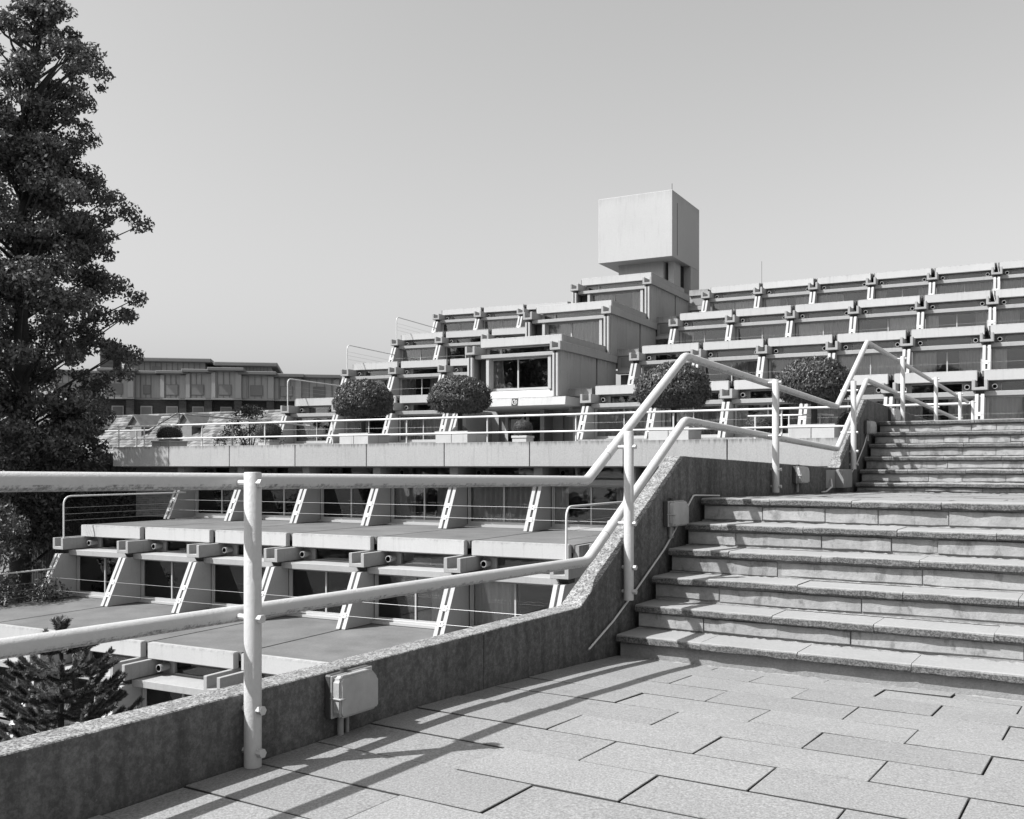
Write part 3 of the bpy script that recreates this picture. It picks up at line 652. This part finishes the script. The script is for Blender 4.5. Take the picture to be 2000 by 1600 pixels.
# bent railings at the ends of the roof terraces
def bent_rail(t, c, F, th, dlen, label, side=1):
    e = empty('bent_railing', bp(t, c, F, th), -th); tag(e, label, 'railing', 'bent end railings of the roof terraces')
    obj('rail', MB().tube(fillet([(.12*side, .1, 1.69), (.12*side, .1, 2.87), (.12*side, dlen, 2.87)], .26, 7), .024, 10).mesh('rail', M['rail_white'], smooth=True), e)
    for z in (2.18, 2.36, 2.54): obj('wire', MB().tube([(.12*side, .1, z), (.12*side, dlen, z)], .0045, 5).mesh('wire', M['wire']), e)
lab = ['bent tube railing on the lowest corner gutter, just above the tiled roof', 'bent tube railing with wires on the second corner gutter, behind the topiary trees', 'bent tube railing with wires on the upper left corner gutter, against the sky']
for k in range(3): bent_rail(TLW, 36.+4.85*k, FD+2.03*k, THL, 4.7, lab[k], .8)
bent_rail(TL, 7.12*B, -2.62, TH, 4.65, 'bent tube railing at the left end of the middle roof, against dark foliage')
bent_rail(TL+6*B, 7.12*B, -2.62, TH, 4.65, 'bent tube railing at the right end of the lower roof, behind the handrail')
bent_rail(TL, 5.37*B, -4.65, TH, 4.4, 'bent tube railing of the lowest roof, cut by the left edge of the photo')

# ------------------------------------------------------------------ terrace railing
tr = empty('terrace_railing', bp(-14., 23.06, 1.74), -TH); tag(tr, 'long white two-rail tube railing on top of the terrace edge wall', 'railing')
obj('top_rail', MB().tube([(-13.3, 0, .695), (12.77, 0, .695)], .027, 12).mesh('top_rail', M['rail_white'], smooth=True), tr)
obj('lower_rail', MB().tube([(-13.3, 0, .262), (12.7, 0, .262)], .024, 12).mesh('lower_rail', M['rail_white'], smooth=True), tr)
pm = MB().tube([(0, .055, -.1), (0, .055, .72)], .022, 10).mesh('post', M['rail_white'], smooth=True)
for i in range(11): obj('post', pm, tr, (-13.3 if i == 0 else -12.09+2.61*(i-1)+2.61*0+.0, 0, 0))

# ------------------------------------------------------------------ planters, topiary trees, clipped balls
def leaves(P, N, ln, wd, droop=.0, jit=.5):
    """one quad per leaf at points P with outward normals N"""
    n = len(P); ax = RNG.normal(size=(n, 3)); ax += N*0; d = ax-(ax*N).sum(1, keepdims=True)*N*(1-jit); d[:, 2] -= droop
    d /= np.linalg.norm(d, axis=1, keepdims=True)+1e-9
    nn = N+RNG.normal(scale=jit, size=(n, 3)); s = np.cross(d, nn); s /= np.linalg.norm(s, axis=1, keepdims=True)+1e-9
    l = (ln*RNG.uniform(.6, 1.3, size=(n, 1)))/2; w = wd*RNG.uniform(.7, 1.2, size=(n, 1))/2
    V = np.stack([P-d*l, P+s*w-d*l*.1, P+d*l, P-s*w-d*l*.1], 1).reshape(-1, 3)
    F = np.arange(4*n).reshape(n, 4); return V, F
def leafmesh(name, parts, mats, mi=None):
    V = np.concatenate([p[0] for p in parts]); F = []; o = 0; mid = []
    for i, (v, f) in enumerate(parts):
        F += [tuple(int(k)+o for k in q) for q in f]; o += len(v); mid += [0 if mi is None else mi[i]]*len(f)
    me = bpy.data.meshes.new(name); me.from_pydata(V.tolist(), [], F)
    for m in mats: me.materials.append(m)
    if mi: me.polygons.foreach_set('material_index', mid)
    return me
def blob(rx, ry, rz, cz, rings=8, seg=14, jit=.08):
    v = [(0, 0, cz+rz)]; f = []
    for i in range(1, rings):
        a = math.pi*i/rings
        for k in range(seg):
            q = 2*math.pi*k/seg; j = 1+random.uniform(-jit, jit); v.append((rx*j*math.sin(a)*math.cos(q), ry*j*math.sin(a)*math.sin(q), cz+rz*j*math.cos(a)))
    v.append((0, 0, cz-rz)); L_ = len(v)-1
    for k in range(seg): f.append((0, 1+k, 1+(k+1) % seg)); f.append((L_, L_-seg+(k+1) % seg, L_-seg+k))
    for i in range(rings-2):
        for k in range(seg): a = 1+i*seg; f.append((a+k, a+seg+k, a+seg+(k+1) % seg, a+(k+1) % seg))
    return np.array(v), f
def dome_points(n, rx, rtop, rbot, fill=.35, amp=1.):
    u = RNG.normal(size=(n, 3)); u /= np.linalg.norm(u, axis=1, keepdims=True)
    rr = 1-fill*RNG.random((n, 1))**1.6; bump = 1+amp*(.045*np.sin(u[:, :1]*7+u[:, 1:2]*5+1)+.03*np.sin(u[:, 2:]*11+u[:, :1]*6)+.025*RNG.normal(size=(n, 1)))
    P = u*rr*bump; P[:, 0] *= rx; P[:, 1] *= rx; z = P[:, 2]; P[:, 2] = np.where(z > 0, z*rtop, np.maximum(z*rbot*1.3, -rbot)+RNG.uniform(-.1, .03, n)*(z < -.2))
    return P, u
def topiary_mesh(seed):
    P, u = dome_points(17000, 1.20, .92, .40, .2, .8); V = leaves(P, u, .125, .042, 1.0, .4)
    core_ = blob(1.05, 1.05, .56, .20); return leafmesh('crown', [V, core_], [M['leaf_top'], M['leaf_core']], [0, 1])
crowns = [topiary_mesh(i) for i in range(2)]
trunk_m = MB().tube([(0, 0, -1.3), (.02, 0, -.6), (0, .01, .25)], [.10, .075, .085], 10).mesh('trunk', M['trunk'], smooth=True)
def planter(t, c, w, h, label):
    e = empty('planter', bp(t, c, 1.6), -TH); tag(e, label, 'planter', 'concrete planters along the terrace')
    k = .035; hw = w/2
    for (a, b2) in ((-hw, -.008), (.008, hw)) if w > .8 else ((-hw, hw),):
        for sy in (-1, 1):
            y0, y1 = (-hw, -hw+.05) if sy < 0 else (hw-.05, hw)
            obj('side_panel', MB().box(a, b2, y0, y1, 0, h-.07).mesh('side_panel', M['planter'], .006), e)
            if w > .8 or True: obj('side_panel', MB().box(*((-hw+.001, -hw+.05) if sy < 0 else (hw-.05, hw-.001)), max(a, -hw+.051), min(b2, hw-.051), 0, h-.07).mesh('side_panel', M['planter'], .006), e)
    rim = MB(); q = .02
    rim.box(-hw-q, hw+q, -hw-q, -hw+.06, h-.068, h); rim.box(-hw-q, hw+q, hw-.06, hw+q, h-.068, h); rim.box(-hw-q, -hw+.06, -hw+.061, hw-.061, h-.068, h); rim.box(hw-.06, hw+q, -hw+.061, hw-.061, h-.068, h)
    obj('rim', rim.mesh('rim', M['planter'], .005), e)
    obj('soil', MB().box(-hw+.055, hw-.055, -hw+.055, hw-.055, .05, h-.06).mesh('soil', M['soil']), e)
    return e
tn = ['the leftmost topiary tree', 'the second topiary tree left of the entrance', 'the topiary tree behind the first rail peak', 'the rightmost topiary tree near the stair top']
lt = ['mop-headed topiary tree standing leftmost, in front of the left-hand bays', 'mop-headed topiary tree just left of the projecting central block', 'mop-headed topiary tree right of the central block, crossed by the rising handrail', 'rightmost mop-headed topiary tree, near the dip of the handrail']
for i, (t, sz) in enumerate([(-19.12, .82), (-15.50, .80), (-8.72, .86), (-5.0, .80)]):
    planter(t+.05, 25.75, 1.12, .55, 'square concrete planter holding '+tn[i])
    e = empty('topiary_tree', bp(t, 25.75, 2.1), -TH); tag(e, lt[i], 'tree', 'mop-headed topiary trees on the terrace')
    tk = obj('trunk', trunk_m, e, (0, 0, .9)); cr = obj('crown', crowns[i % 2], e, (0, 0, 1.03), i*1.3); cr.scale = (sz, sz, sz*random.uniform(.95, 1.03))
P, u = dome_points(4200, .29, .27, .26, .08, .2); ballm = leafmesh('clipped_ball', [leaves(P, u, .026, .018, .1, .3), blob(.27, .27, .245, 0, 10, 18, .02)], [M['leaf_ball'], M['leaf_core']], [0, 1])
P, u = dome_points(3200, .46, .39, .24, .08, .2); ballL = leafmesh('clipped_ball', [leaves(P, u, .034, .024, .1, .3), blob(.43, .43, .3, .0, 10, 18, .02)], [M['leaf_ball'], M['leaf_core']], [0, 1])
for t, c, w, h, bm_, bz, a, b_ in [(-13.2, 25.5, .46, .39, ballm, .60, 'small concrete planter with a clipped ball in front of the entrance', 'dome-clipped box ball in front of the entrance doors'),
        (-27.5, 25.5, .85, .42, ballL, .62, 'low concrete planter at the far left end of the terrace', 'dark clipped box dome at the far left end of the terrace'),
        (-22.85, 25.5, .5, .40, ballL, .66, 'small concrete planter beside the left end of the bays', 'dark clipped box dome beside the left end of the bays'),
        (-17.2, 28.6, .5, .42, ballm, .62, 'small concrete planter behind the second large planter', 'clipped box ball peeping up behind the second large planter'),
        (-6.9, 28., .5, .42, ballL, .62, 'small concrete planter behind the crossing handrails', 'clipped box dome between the two right-hand topiary trees'),
        (-4.1, 26.6, .5, .42, ballL, .62, 'small concrete planter just left of the upper flight wall', 'clipped box dome beside the rightmost topiary tree')]:
    planter(t, c, w, h, a)
    o = obj('box_ball', bm_, None, bp(t, c, 1.6+bz), random.random()*6); tag(o, b_, 'shrub', 'clipped box balls in planters')
sr = empty('step_rail', bp(-5.5, 26.6, 1.6), -TH); tag(sr, 'short low tube rail on the terrace in front of the rightmost planter', 'railing')
obj('rail', MB().tube([(-1.4, 0, .86), (.55, 0, .86), (.75, .5, .86)], .024, 8).mesh('rail', M['rail_white'], smooth=True), sr)
for x in (-1.2, -.3, .5): obj('post', MB().tube([(x, 0, 0), (x, 0, .86)], .022, 8).mesh('post', M['rail_white'], smooth=True), sr)
ls = empty('terrace_stair_rail', bp(-29.5, 27.7, 1.6), -TH); tag(ls, 'grey stepped tube handrail at the far left of the terrace before the tiled roof', 'handrail')
obj('top_rail', MB().tube(fillet([(-4., 0, .93), (-1.5, 0, .93), (0., 0, 1.55), (6.6, 0, .95)], .2, 5), .032, 10).mesh('top_rail', M['frame'], smooth=True), ls)
for x, h in ((-2.2, .93), (0.15, 1.55), (2.9, 1.28)): obj('post', MB().tube([(x, 0, 0), (x, 0, h)], .032, 10).mesh('post', M['frame'], smooth=True), ls)

# ------------------------------------------------------------------ trees and shrubs
def clump_crown(name, centres, radii, per, ln, wd, mat, flat=.7, extra=None):
    Ps = []; Ns = []
    for c, r in zip(centres, radii):
        n = int(per*(r/.6)**2); u = RNG.normal(size=(n, 3)); u /= np.linalg.norm(u, axis=1, keepdims=True); q = u*r*(RNG.random((n, 1))**.45); q[:, 2] *= flat
        Ps.append(q+np.array(c)); Ns.append(u)
    P = np.concatenate(Ps); N = np.concatenate(Ns); return leafmesh(name, [leaves(P, N, ln, wd, .5, .8)], [mat])
def prof_r(z, tab):
    zs, rs = zip(*tab); return float(np.interp(z, zs, rs))
def big_tree():
    base = (-17.0, 34.0, -4.75); e = empty('broadleaf_tree', base); tag(e, 'tall dark broadleaf tree rising past the roofline at the left edge', 'tree')
    Z0 = 4.75
    tab = [(.2, 3.0), (3, 3.3), (5, 3.7), (6.5, 4.1), (7.6, 3.5), (8.6, 3.5), (9.7, 4.2), (10.5, 3.3), (11.2, 2.4), (13, 2.3), (14.2, 2.4), (15.3, 2.3), (16.1, 1.6), (16.8, .8), (17.4, .3)]
    cs, rs, tips = [], [], []
    def ax(z): return float(np.interp(z, [0, 12, 15, 17.4], [0, 0, .35, 1.15]))
    for k in range(560):
        z = RNG.uniform(-1.5, 17.1); r = prof_r(max(z, .2), tab); a = RNG.uniform(0, 2*math.pi); f = (RNG.random()**.45)
        rad = RNG.uniform(.34, .86)*(1 if z < 13 else .62); rr = max(r*f-rad*.45, 0)*(1+.13*math.sin(3*a+z)+.13*math.sin(2.3*z+2*a))
        cs.append((ax(z)+rr*math.cos(a), rr*math.sin(a), z+Z0)); rs.append(rad); tips.append(cs[-1])
    for x, y, z, rad in [(1.25, 0, 17.15, .34), (.0, .2, 16.0, .42), (.55, .3, 16.3, .36), (1.0, .1, 16.6, .3), (2.0, -.2, 15.3, .4), (2.45, 0, 15.2, .38), (2.2, .1, 14.9, .34), (3.7, 0, 9.9, .5), (4.1, .3, 9.5, .45), (3.3, -.3, 10.3, .5), (2.6, 0, 10.9, .4), (4.0, .1, 6.9, .45), (3.5, -.2, 7.3, .5), (3.6, .2, 6.3, .4), (3.4, .2, 5.0, .5), (3.6, -.1, 4.3, .45), (-1.6, 0, 15.5, .4), (2.3, .1, 13.6, .4), (2.4, .1, 12.4, .45)]:
        cs.append((x, y, z+Z0)); rs.append(rad); tips.append(cs[-1])
    obj('crown', clump_crown('crown', cs, rs, 330, .16, .085, M['leaf_tree']), e)
    tm = MB().tube([(0, 0, 0), (.1, 0, 6), (0, .1, 13), (.3, 0, 19), (1.1, 0, 21.8)], [.38, .3, .2, .09, .02], 9)
    for k in range(0, len(tips), 3):
        p = Vector(tips[k]); z0 = max(1., p.z-.6*math.hypot(p.x, p.y)-.4); tm.tube([(ax(z0-Z0)+.05, .03, z0), (p.x*.55, p.y*.55, (z0+p.z)/2+.1), (p.x, p.y, p.z)], [.06, .04, .012], 5)
    for p in tips[-19:]: p = Vector(p); tm.tube([(ax(p.z-2-Z0)+.1, 0, p.z-2.), (p.x*.6, p.y*.6, p.z-.8), tuple(p)], [.05, .035, .012], 5)
    obj('trunk', tm.mesh('trunk', M['trunk'], smooth=True), e)
big_tree()
def shrub(loc, w, h, n, label, name='shrub', mat='leaf_shrub', ln=.13, wd=.065, per=260):
    e = empty(name, loc); tag(e, label, 'shrub')
    cs = []; rs = []
    for k in range(n):
        a = RNG.uniform(0, 6.28); z = h*RNG.uniform(.1, 1.)**.8; r = w*math.sqrt(max(0.05, 1-(z/h)**2))*RNG.random()**.5; cs.append((r*math.cos(a), r*math.sin(a), z)); rs.append(RNG.uniform(.3, .6)*min(1, h/2.5))
    obj('foliage', clump_crown('foliage', cs, rs, per, ln, wd, M[mat]), e)
    sm = MB()
    for c in cs[::3]: sm.tube([(c[0]*.15, c[1]*.15, 0), (c[0]*.6, c[1]*.6, c[2]*.6), c], [.03, .02, .008], 5)
    obj('stem', sm.mesh('stem', M['trunk']), e)
shrub((-14.7, 27.5, -4.75), 2.2, 4.6, 46, 'dark leafy shrub at the left edge beside the lower terraces')
shrub((-16.6, 29.5, -4.75), 2.4, 5.6, 60, 'large dark bush behind the left ends of the lower roofs')
shrub((-13.9, 30.6, -4.75), 1.1, 2.6, 18, 'low dark shrub beside the left end fin of the middle storey')
shrub((-18.3, 27.0, -4.75), 2.0, 3.6, 34, 'dark bush seen under the handrail at the far left')
# ivy at the brick end wall
P = np.stack([RNG.uniform(-.75, .75, 2600), RNG.uniform(-.25, .25, 2600), RNG.uniform(0, 1.9, 2600)], 1); P[:, 0] += .4*(P[:, 2]/1.9)*0-.35*(1-P[:, 2]/1.9)
iv = obj('ivy', leafmesh('ivy', [leaves(P, np.tile([[0., -1, .3]], (2600, 1)), .11, .09, .3, .7)], [M['leaf_shrub']]), None, bp(-27.9, 23.9, -.62), -TH); tag(iv, 'dark ivy climbing at the left end of the brick wall', 'ivy')
# slatted fence behind
fe = empty('slatted_fence', (-15.6, 36.5, -4.75), R(-6)); tag(fe, 'dark fence of narrow upright slats behind the shrubs at left', 'fence')
sm_ = MB()
for k in range(100): x = -3.2+.064*k; sm_.box(x, x+.04, 0, .03, 1.2, 6.0+.0*k)
o = obj('slats', sm_.mesh('slats', M['fence']), fe); o['kind'] = 'stuff'
obj('rail', MB().box(-3.2, 3.2, .031, .09, 1.6, 1.75).mesh('rail', M['fence']), fe); obj('rail', MB().box(-3.2, 3.2, .031, .09, 5.4, 5.55).mesh('rail', M['fence']), fe); obj('backing', MB().box(-3.2, 3.2, .10, .12, 1.2, 5.9).mesh('backing', M['black']), fe)
# shrub in front of the tiled roof
shrub(tuple(bp(-27.4, 29.5, 1.6)), 1.3, 1.75, 26, 'feathery shrub in front of the tiled roof, left of the bays', per=420, ln=.10, wd=.05)
# trees standing behind the camera, mirrored in the lower windows
cs = []; rs = []
for k in range(120):
    a = RNG.uniform(0, 6.28); z = RNG.uniform(1.2, 14.5); r = 4.6*math.sin(min(1, (z+2)/15.5)*math.pi*.92)**.7*RNG.random()**.5; cs.append((r*math.cos(a), r*math.sin(a), z)); rs.append(RNG.uniform(.7, 1.3))
tl_c = []; tl_r = []; tm_ = MB()
for i, (x, y, h) in enumerate([(-58, -7, 1.35), (-51, 3, 1.25), (-48, -8, 1.4), (-41, -17, 1.2), (-33, -24, .95), (-26, -31, 1.12), (-17, -36, .98), (-8, -41, 1.08), (1, -43, .95), (10, -45, 1.05)]):
    q = i*1.1
    for c_, r_ in zip(cs, rs): tl_c.append((x+h*(c_[0]*math.cos(q)-c_[1]*math.sin(q)), y+h*(c_[0]*math.sin(q)+c_[1]*math.cos(q)), h*c_[2]-4.75)); tl_r.append(r_*h)
    tm_.tube([(x, y, -4.75), (x, y+.1, 2), (x+.2, y, 8*h)], [.35, .25, .05], 8)
o = obj('treeline', clump_crown('treeline', tl_c, tl_r, 22, .5, .3, M['leaf_tree']), None); tag(o, 'dark line of trees behind the viewer, seen mirrored in the windows', 'trees', kind='stuff')
obj('trunks', tm_.mesh('trunks', M['trunk'], smooth=True), o, kind='stuff')
# spiky conifer below the wall
def conifer():
    zt = 4.28; e = empty('spiky_conifer', (-4.62, 10.1, -4.75)); tag(e, 'young spiky conifer with bottlebrush branches below the wall at lower left', 'tree')
    Pn = []; Dn = []; tm = MB().tube([(0, 0, 0), (0, 0, zt-.1)], [.07, .02], 8)
    def brush(pts, r, dens):
        pts = [Vector(p) for p in pts]
        for a, b in zip(pts[:-1], pts[1:]):
            n = int((b-a).length*dens); d = (b-a).normalized()
            for k in range(n):
                q = a.lerp(b, random.random()); v = Vector((random.gauss(0, 1), random.gauss(0, 1), random.gauss(0, 1))); v = (v-d*v.dot(d)).normalized(); nd = (v*.85+d*.75).normalized()
                Pn.append(q+nd*r*.5); Dn.append(nd)
    brush([(0, 0, zt-.32), (0, 0, zt)], .085, 900)
    for k in range(4): a = k*1.57+.4; brush([(0, 0, zt-.16), (.075*math.cos(a), .075*math.sin(a), zt-.0)], .05, 700)
    z = zt-.30; w = 0
    while z > 2.4:
        ln_ = min(.20+.50*(zt-z), 1.1); nb = 8
        for k in range(nb):
            a = 2*math.pi*k/nb+w*.55+random.uniform(-.2, .2); l = ln_*random.uniform(.8, 1.12)
            def arm(o, a, l, up, sag):
                pts = []
                for q in range(7):
                    t = q/6; pts.append((o[0]+math.cos(a)*l*t, o[1]+math.sin(a)*l*t, o[2]-sag*l*math.sin(t*math.pi*.8)+up*l*t**2.2))
                tm.tube(pts, [.02*(1-.12*q) for q in range(7)], 5); brush(pts, .044, 1900)
                return pts
            pts = arm((0, 0, z), a, l, .42, .10)
            for q, sg_ in ((3, 1), (3, -1), (4, 1)): arm(pts[q], a+sg_*random.uniform(.5, .75), l*random.uniform(.32, .46), .35, .02)
        z -= random.uniform(.19, .25); w += 1
    P = np.array([tuple(p) for p in Pn]); Dv = np.array([tuple(d) for d in Dn]); n = len(P)
    s_ = np.cross(Dv, RNG.normal(size=(n, 3))); s_ /= np.linalg.norm(s_, axis=1, keepdims=True)
    l = .028*RNG.uniform(.7, 1.2, size=(n, 1)); V = np.stack([P-Dv*l+s_*.009, P-Dv*l-s_*.009, P+Dv*l], 1).reshape(-1, 3)
    obj('needles', leafmesh('needles', [(V, np.arange(3*n).reshape(n, 3))], [M['needle']]), e); obj('trunk', tm.mesh('trunk', M['trunk'], smooth=True), e)
conifer()

# ------------------------------------------------------------------ tiled-roof building
cot = empty('tiled_building', bp(-40., 38., -4.75), -TH); tag(cot, 'old building with a pale tiled roof and two gabled dormers behind the terrace', 'building')
ze, zr = 6.15, 8.72            # eave and ridge above its base
obj('wall', MB().box(-8.5, 7.2, -3., 4.2, 0, ze-.05).mesh('wall', M['brick_far']), cot)
rf = MB().prism_x([(-3.35, ze), (4.5, ze), (4.5, ze-.1), (.5, zr-.12), (-3.35, ze-.12)], -8.8, 7.5)
rf = MB().prism_x([(-3.4, ze-.12), (.5, zr-.12), (4.5, ze-.12), (4.5, ze-.2), (.5, zr-.3), (-3.4, ze-.3)], -8.8, 7.5)
roof = obj('roof', rf.mesh('roof', M['tile']), cot)
tl = MB(); rows = 17; L_s = math.hypot(3.9, zr-ze); sy, sz = 3.9/L_s, (zr-ze)/L_s
for i in range(rows):
    d0 = L_s*i/rows; x = -8.8+(.0 if i % 2 else -.15)
    while x < 7.5:
        w = .33; j = random.uniform(0, .03); y0, z0 = -3.4+sy*d0, ze-.1+sz*d0; y1, z1 = y0+sy*(L_s/rows+.05), z0+sz*(L_s/rows+.05)-.02
        xa, xb = max(x+.006, -8.8), min(x+w-.006, 7.5)
        if xb > xa: tl.add([(xa, y0, z0+.022+j), (xb, y0, z0+.022+j), (xb, y1, z1+.01), (xa, y1, z1+.01), (xa, y0, z0), (xb, y0, z0)], [(0, 1, 2, 3), (0, 4, 5, 1)])
        x += w
o = obj('tiles', tl.mesh('tiles', M['tile']), roof); o['kind'] = 'stuff'
rc = MB()
for k in range(40): x = -8.8+.41*k; rc.tube([(x, .5, zr-.09), (x+.40, .5, zr-.09)], .09, 8)
obj('ridge_tiles', rc.mesh('ridge_tiles', M['tile']), roof)
for x0, sgn in ((-2.03, 0), (1.6, 0), (-5.6, 0)):
    y0 = -1.35; zb = 7.05; w = .44; d = MB().box(x0-w, x0+w, y0, y0+2.2, zb-.7, zb+.95); dm = obj('dormer', d.mesh('dormer', M['old_timber']), cot)
    obj('gable', MB().prism_y([(x0-w, zb+.95), (x0+w, zb+.95), (x0, zb+1.45)], y0+.01, y0+2.2).mesh('gable', M['old_timber']), dm)
    dr = MB()
    for sg_ in (-1, 1): dr.add([(x0, y0-.15, zb+1.55), (x0+sg_*(w+.18), y0-.15, zb+.86), (x0+sg_*(w+.18), y0+3., zb+.86), (x0, y0+3., zb+1.55), (x0, y0-.15, zb+1.47), (x0+sg_*(w+.18), y0-.15, zb+.78), (x0+sg_*(w+.18), y0+3., zb+.78), (x0, y0+3., zb+1.47)], [(0, 1, 2, 3), (4, 7, 6, 5), (0, 4, 5, 1), (1, 5, 6, 2)])
    obj('dormer_roof', dr.mesh('dormer_roof', M['tile']), dm)

# ------------------------------------------------------------------ modern building far behind
K = 75/1925.
mb = empty('clad_building', ((400-1000)*K, 75., -4.75), R(10)); tag(mb, 'far modern building with seamed metal top storey over dark brick, with flat-roofed penthouses', 'building')
def X_(px): return (px-400)*K/.985
def Z_(y): return (911-y)*K+1.1+4.75
obj('wall', MB().box(X_(120), X_(655), .3, 14, 0, Z_(778)).mesh('wall', M['brick_far']), mb)
bays_ = [(120, 176, .0), (178, 212, .5), (214, 272, -.35), (272, 318, .35), (318, 366, 0), (366, 414, -.3), (414, 470, -.6), (470, 530, -.3), (530, 582, .0), (582, 655, .3)]
for i, (a, b2, dy) in enumerate(bays_):
    top = {6: 726, 5: 729, 2: 729}.get(i, 732+(i > 7)*3)
    o = obj('clad_bay', MB().box(X_(a), X_(b2), dy, 12, Z_(779), Z_(top)).mesh('clad_bay', M['clad']), mb)
    n = 5; se = MB()
    for k in range(1, n): x = X_(a)+(X_(b2)-X_(a))*k/n; se.box(x-.02, x+.02, dy-.045, dy+.01, Z_(778), Z_(top+2))
    obj('seam', se.mesh('seam', M['clad_dark']), o)
    obj('corner_pilaster', MB().box(X_(b2)-.45, X_(b2)-.02, dy-.12, dy+.2, Z_(778), Z_(top+2)).mesh('corner_pilaster', M['clad']), o)
    if i > 0: obj('corner_pilaster', MB().box(X_(a)+.02, X_(a)+.3, dy-.10, dy+.2, Z_(778), Z_(top+2)).mesh('corner_pilaster', M['clad']), o)
    obj('eaves', MB().box(X_(a)-.25, X_(b2)+.2, dy-.5, 12, Z_(top), Z_(top-5-.2*i)).mesh('eaves', M['clad_dark'], .03), mb)
    obj('string_course', MB().box(X_(a)-.02, X_(b2)+.02, dy-.1, dy+.6, Z_(781.5), Z_(778.6)).mesh('string_course', M['concrete']), mb)
    obj('brick_pier', MB().box(X_(b2)-.55, X_(b2), dy-.02, dy+1, 0, Z_(782)).mesh('brick_pier', M['brick_far']), mb)
    cx = (X_(a)+X_(b2))/2-.1; hw = .21 if i == 3 else .42; wz_ = (753, 772) if i != 3 else (754, 770)
    w = obj('window', MB().box(cx-hw-.05, cx+hw+.05, dy-.06, dy+.02, Z_(wz_[1]+1), Z_(wz_[0]-1)).mesh('window', M['clad_dark']), o)
    obj('pane', MB().box(cx-hw, cx+hw, dy-.075, dy-.061, Z_(wz_[1]), Z_(wz_[0])).mesh('pane', M['pane_far']), w)
    w = obj('window', MB().box(cx-.45, cx+.4, .2, .29, Z_(815), Z_(794)).mesh('window', M['frame']), mb); obj('pane', MB().box(cx-.38, cx+.33, .18, .199, Z_(815), Z_(796)).mesh('pane', M['pane_far']), w)
for a, b2, yt, yb in ((234, 396, 694, 728), (412, 524, 700, 726)):
    ph = obj('penthouse', MB().box(X_(a)+.4, X_(b2)-.2, 3, 11, Z_(yb), Z_(yt+7)).mesh('penthouse', M['clad']), mb)
    obj('roof_edge', MB().box(X_(a)-.1, X_(b2)+.35, 2.2, 12, Z_(yt+8), Z_(yt)).mesh('roof_edge', M['clad_dark'], .05), ph)
    se = MB()
    for k in range(1, 14): x = X_(a)+.4+(X_(b2)-X_(a)-.6)*k/14; se.box(x-.02, x+.02, 2.96, 3.01, Z_(yb), Z_(yt+8))
    obj('seam', se.mesh('seam', M['clad_dark']), ph)
    obj('pane', MB().box(X_(a)+2.2, X_(a)+2.9, 2.93, 2.99, Z_(yb-1), Z_(yt+16)).mesh('pane', M['pane_far']), ph)
obj('chimney_stack', MB().box(X_(198), X_(222), 2, 5, 0, Z_(662)).mesh('chimney_stack', M['brick_far']), mb)

# ------------------------------------------------------------------ to metres
done = set()
for o in bpy.data.objects:
    o.location = o.location*S
    if o.type == 'MESH' and o.data.name not in done:
        done.add(o.data.name); o.data.transform(Matrix.Scale(S, 4)); o.data.update()
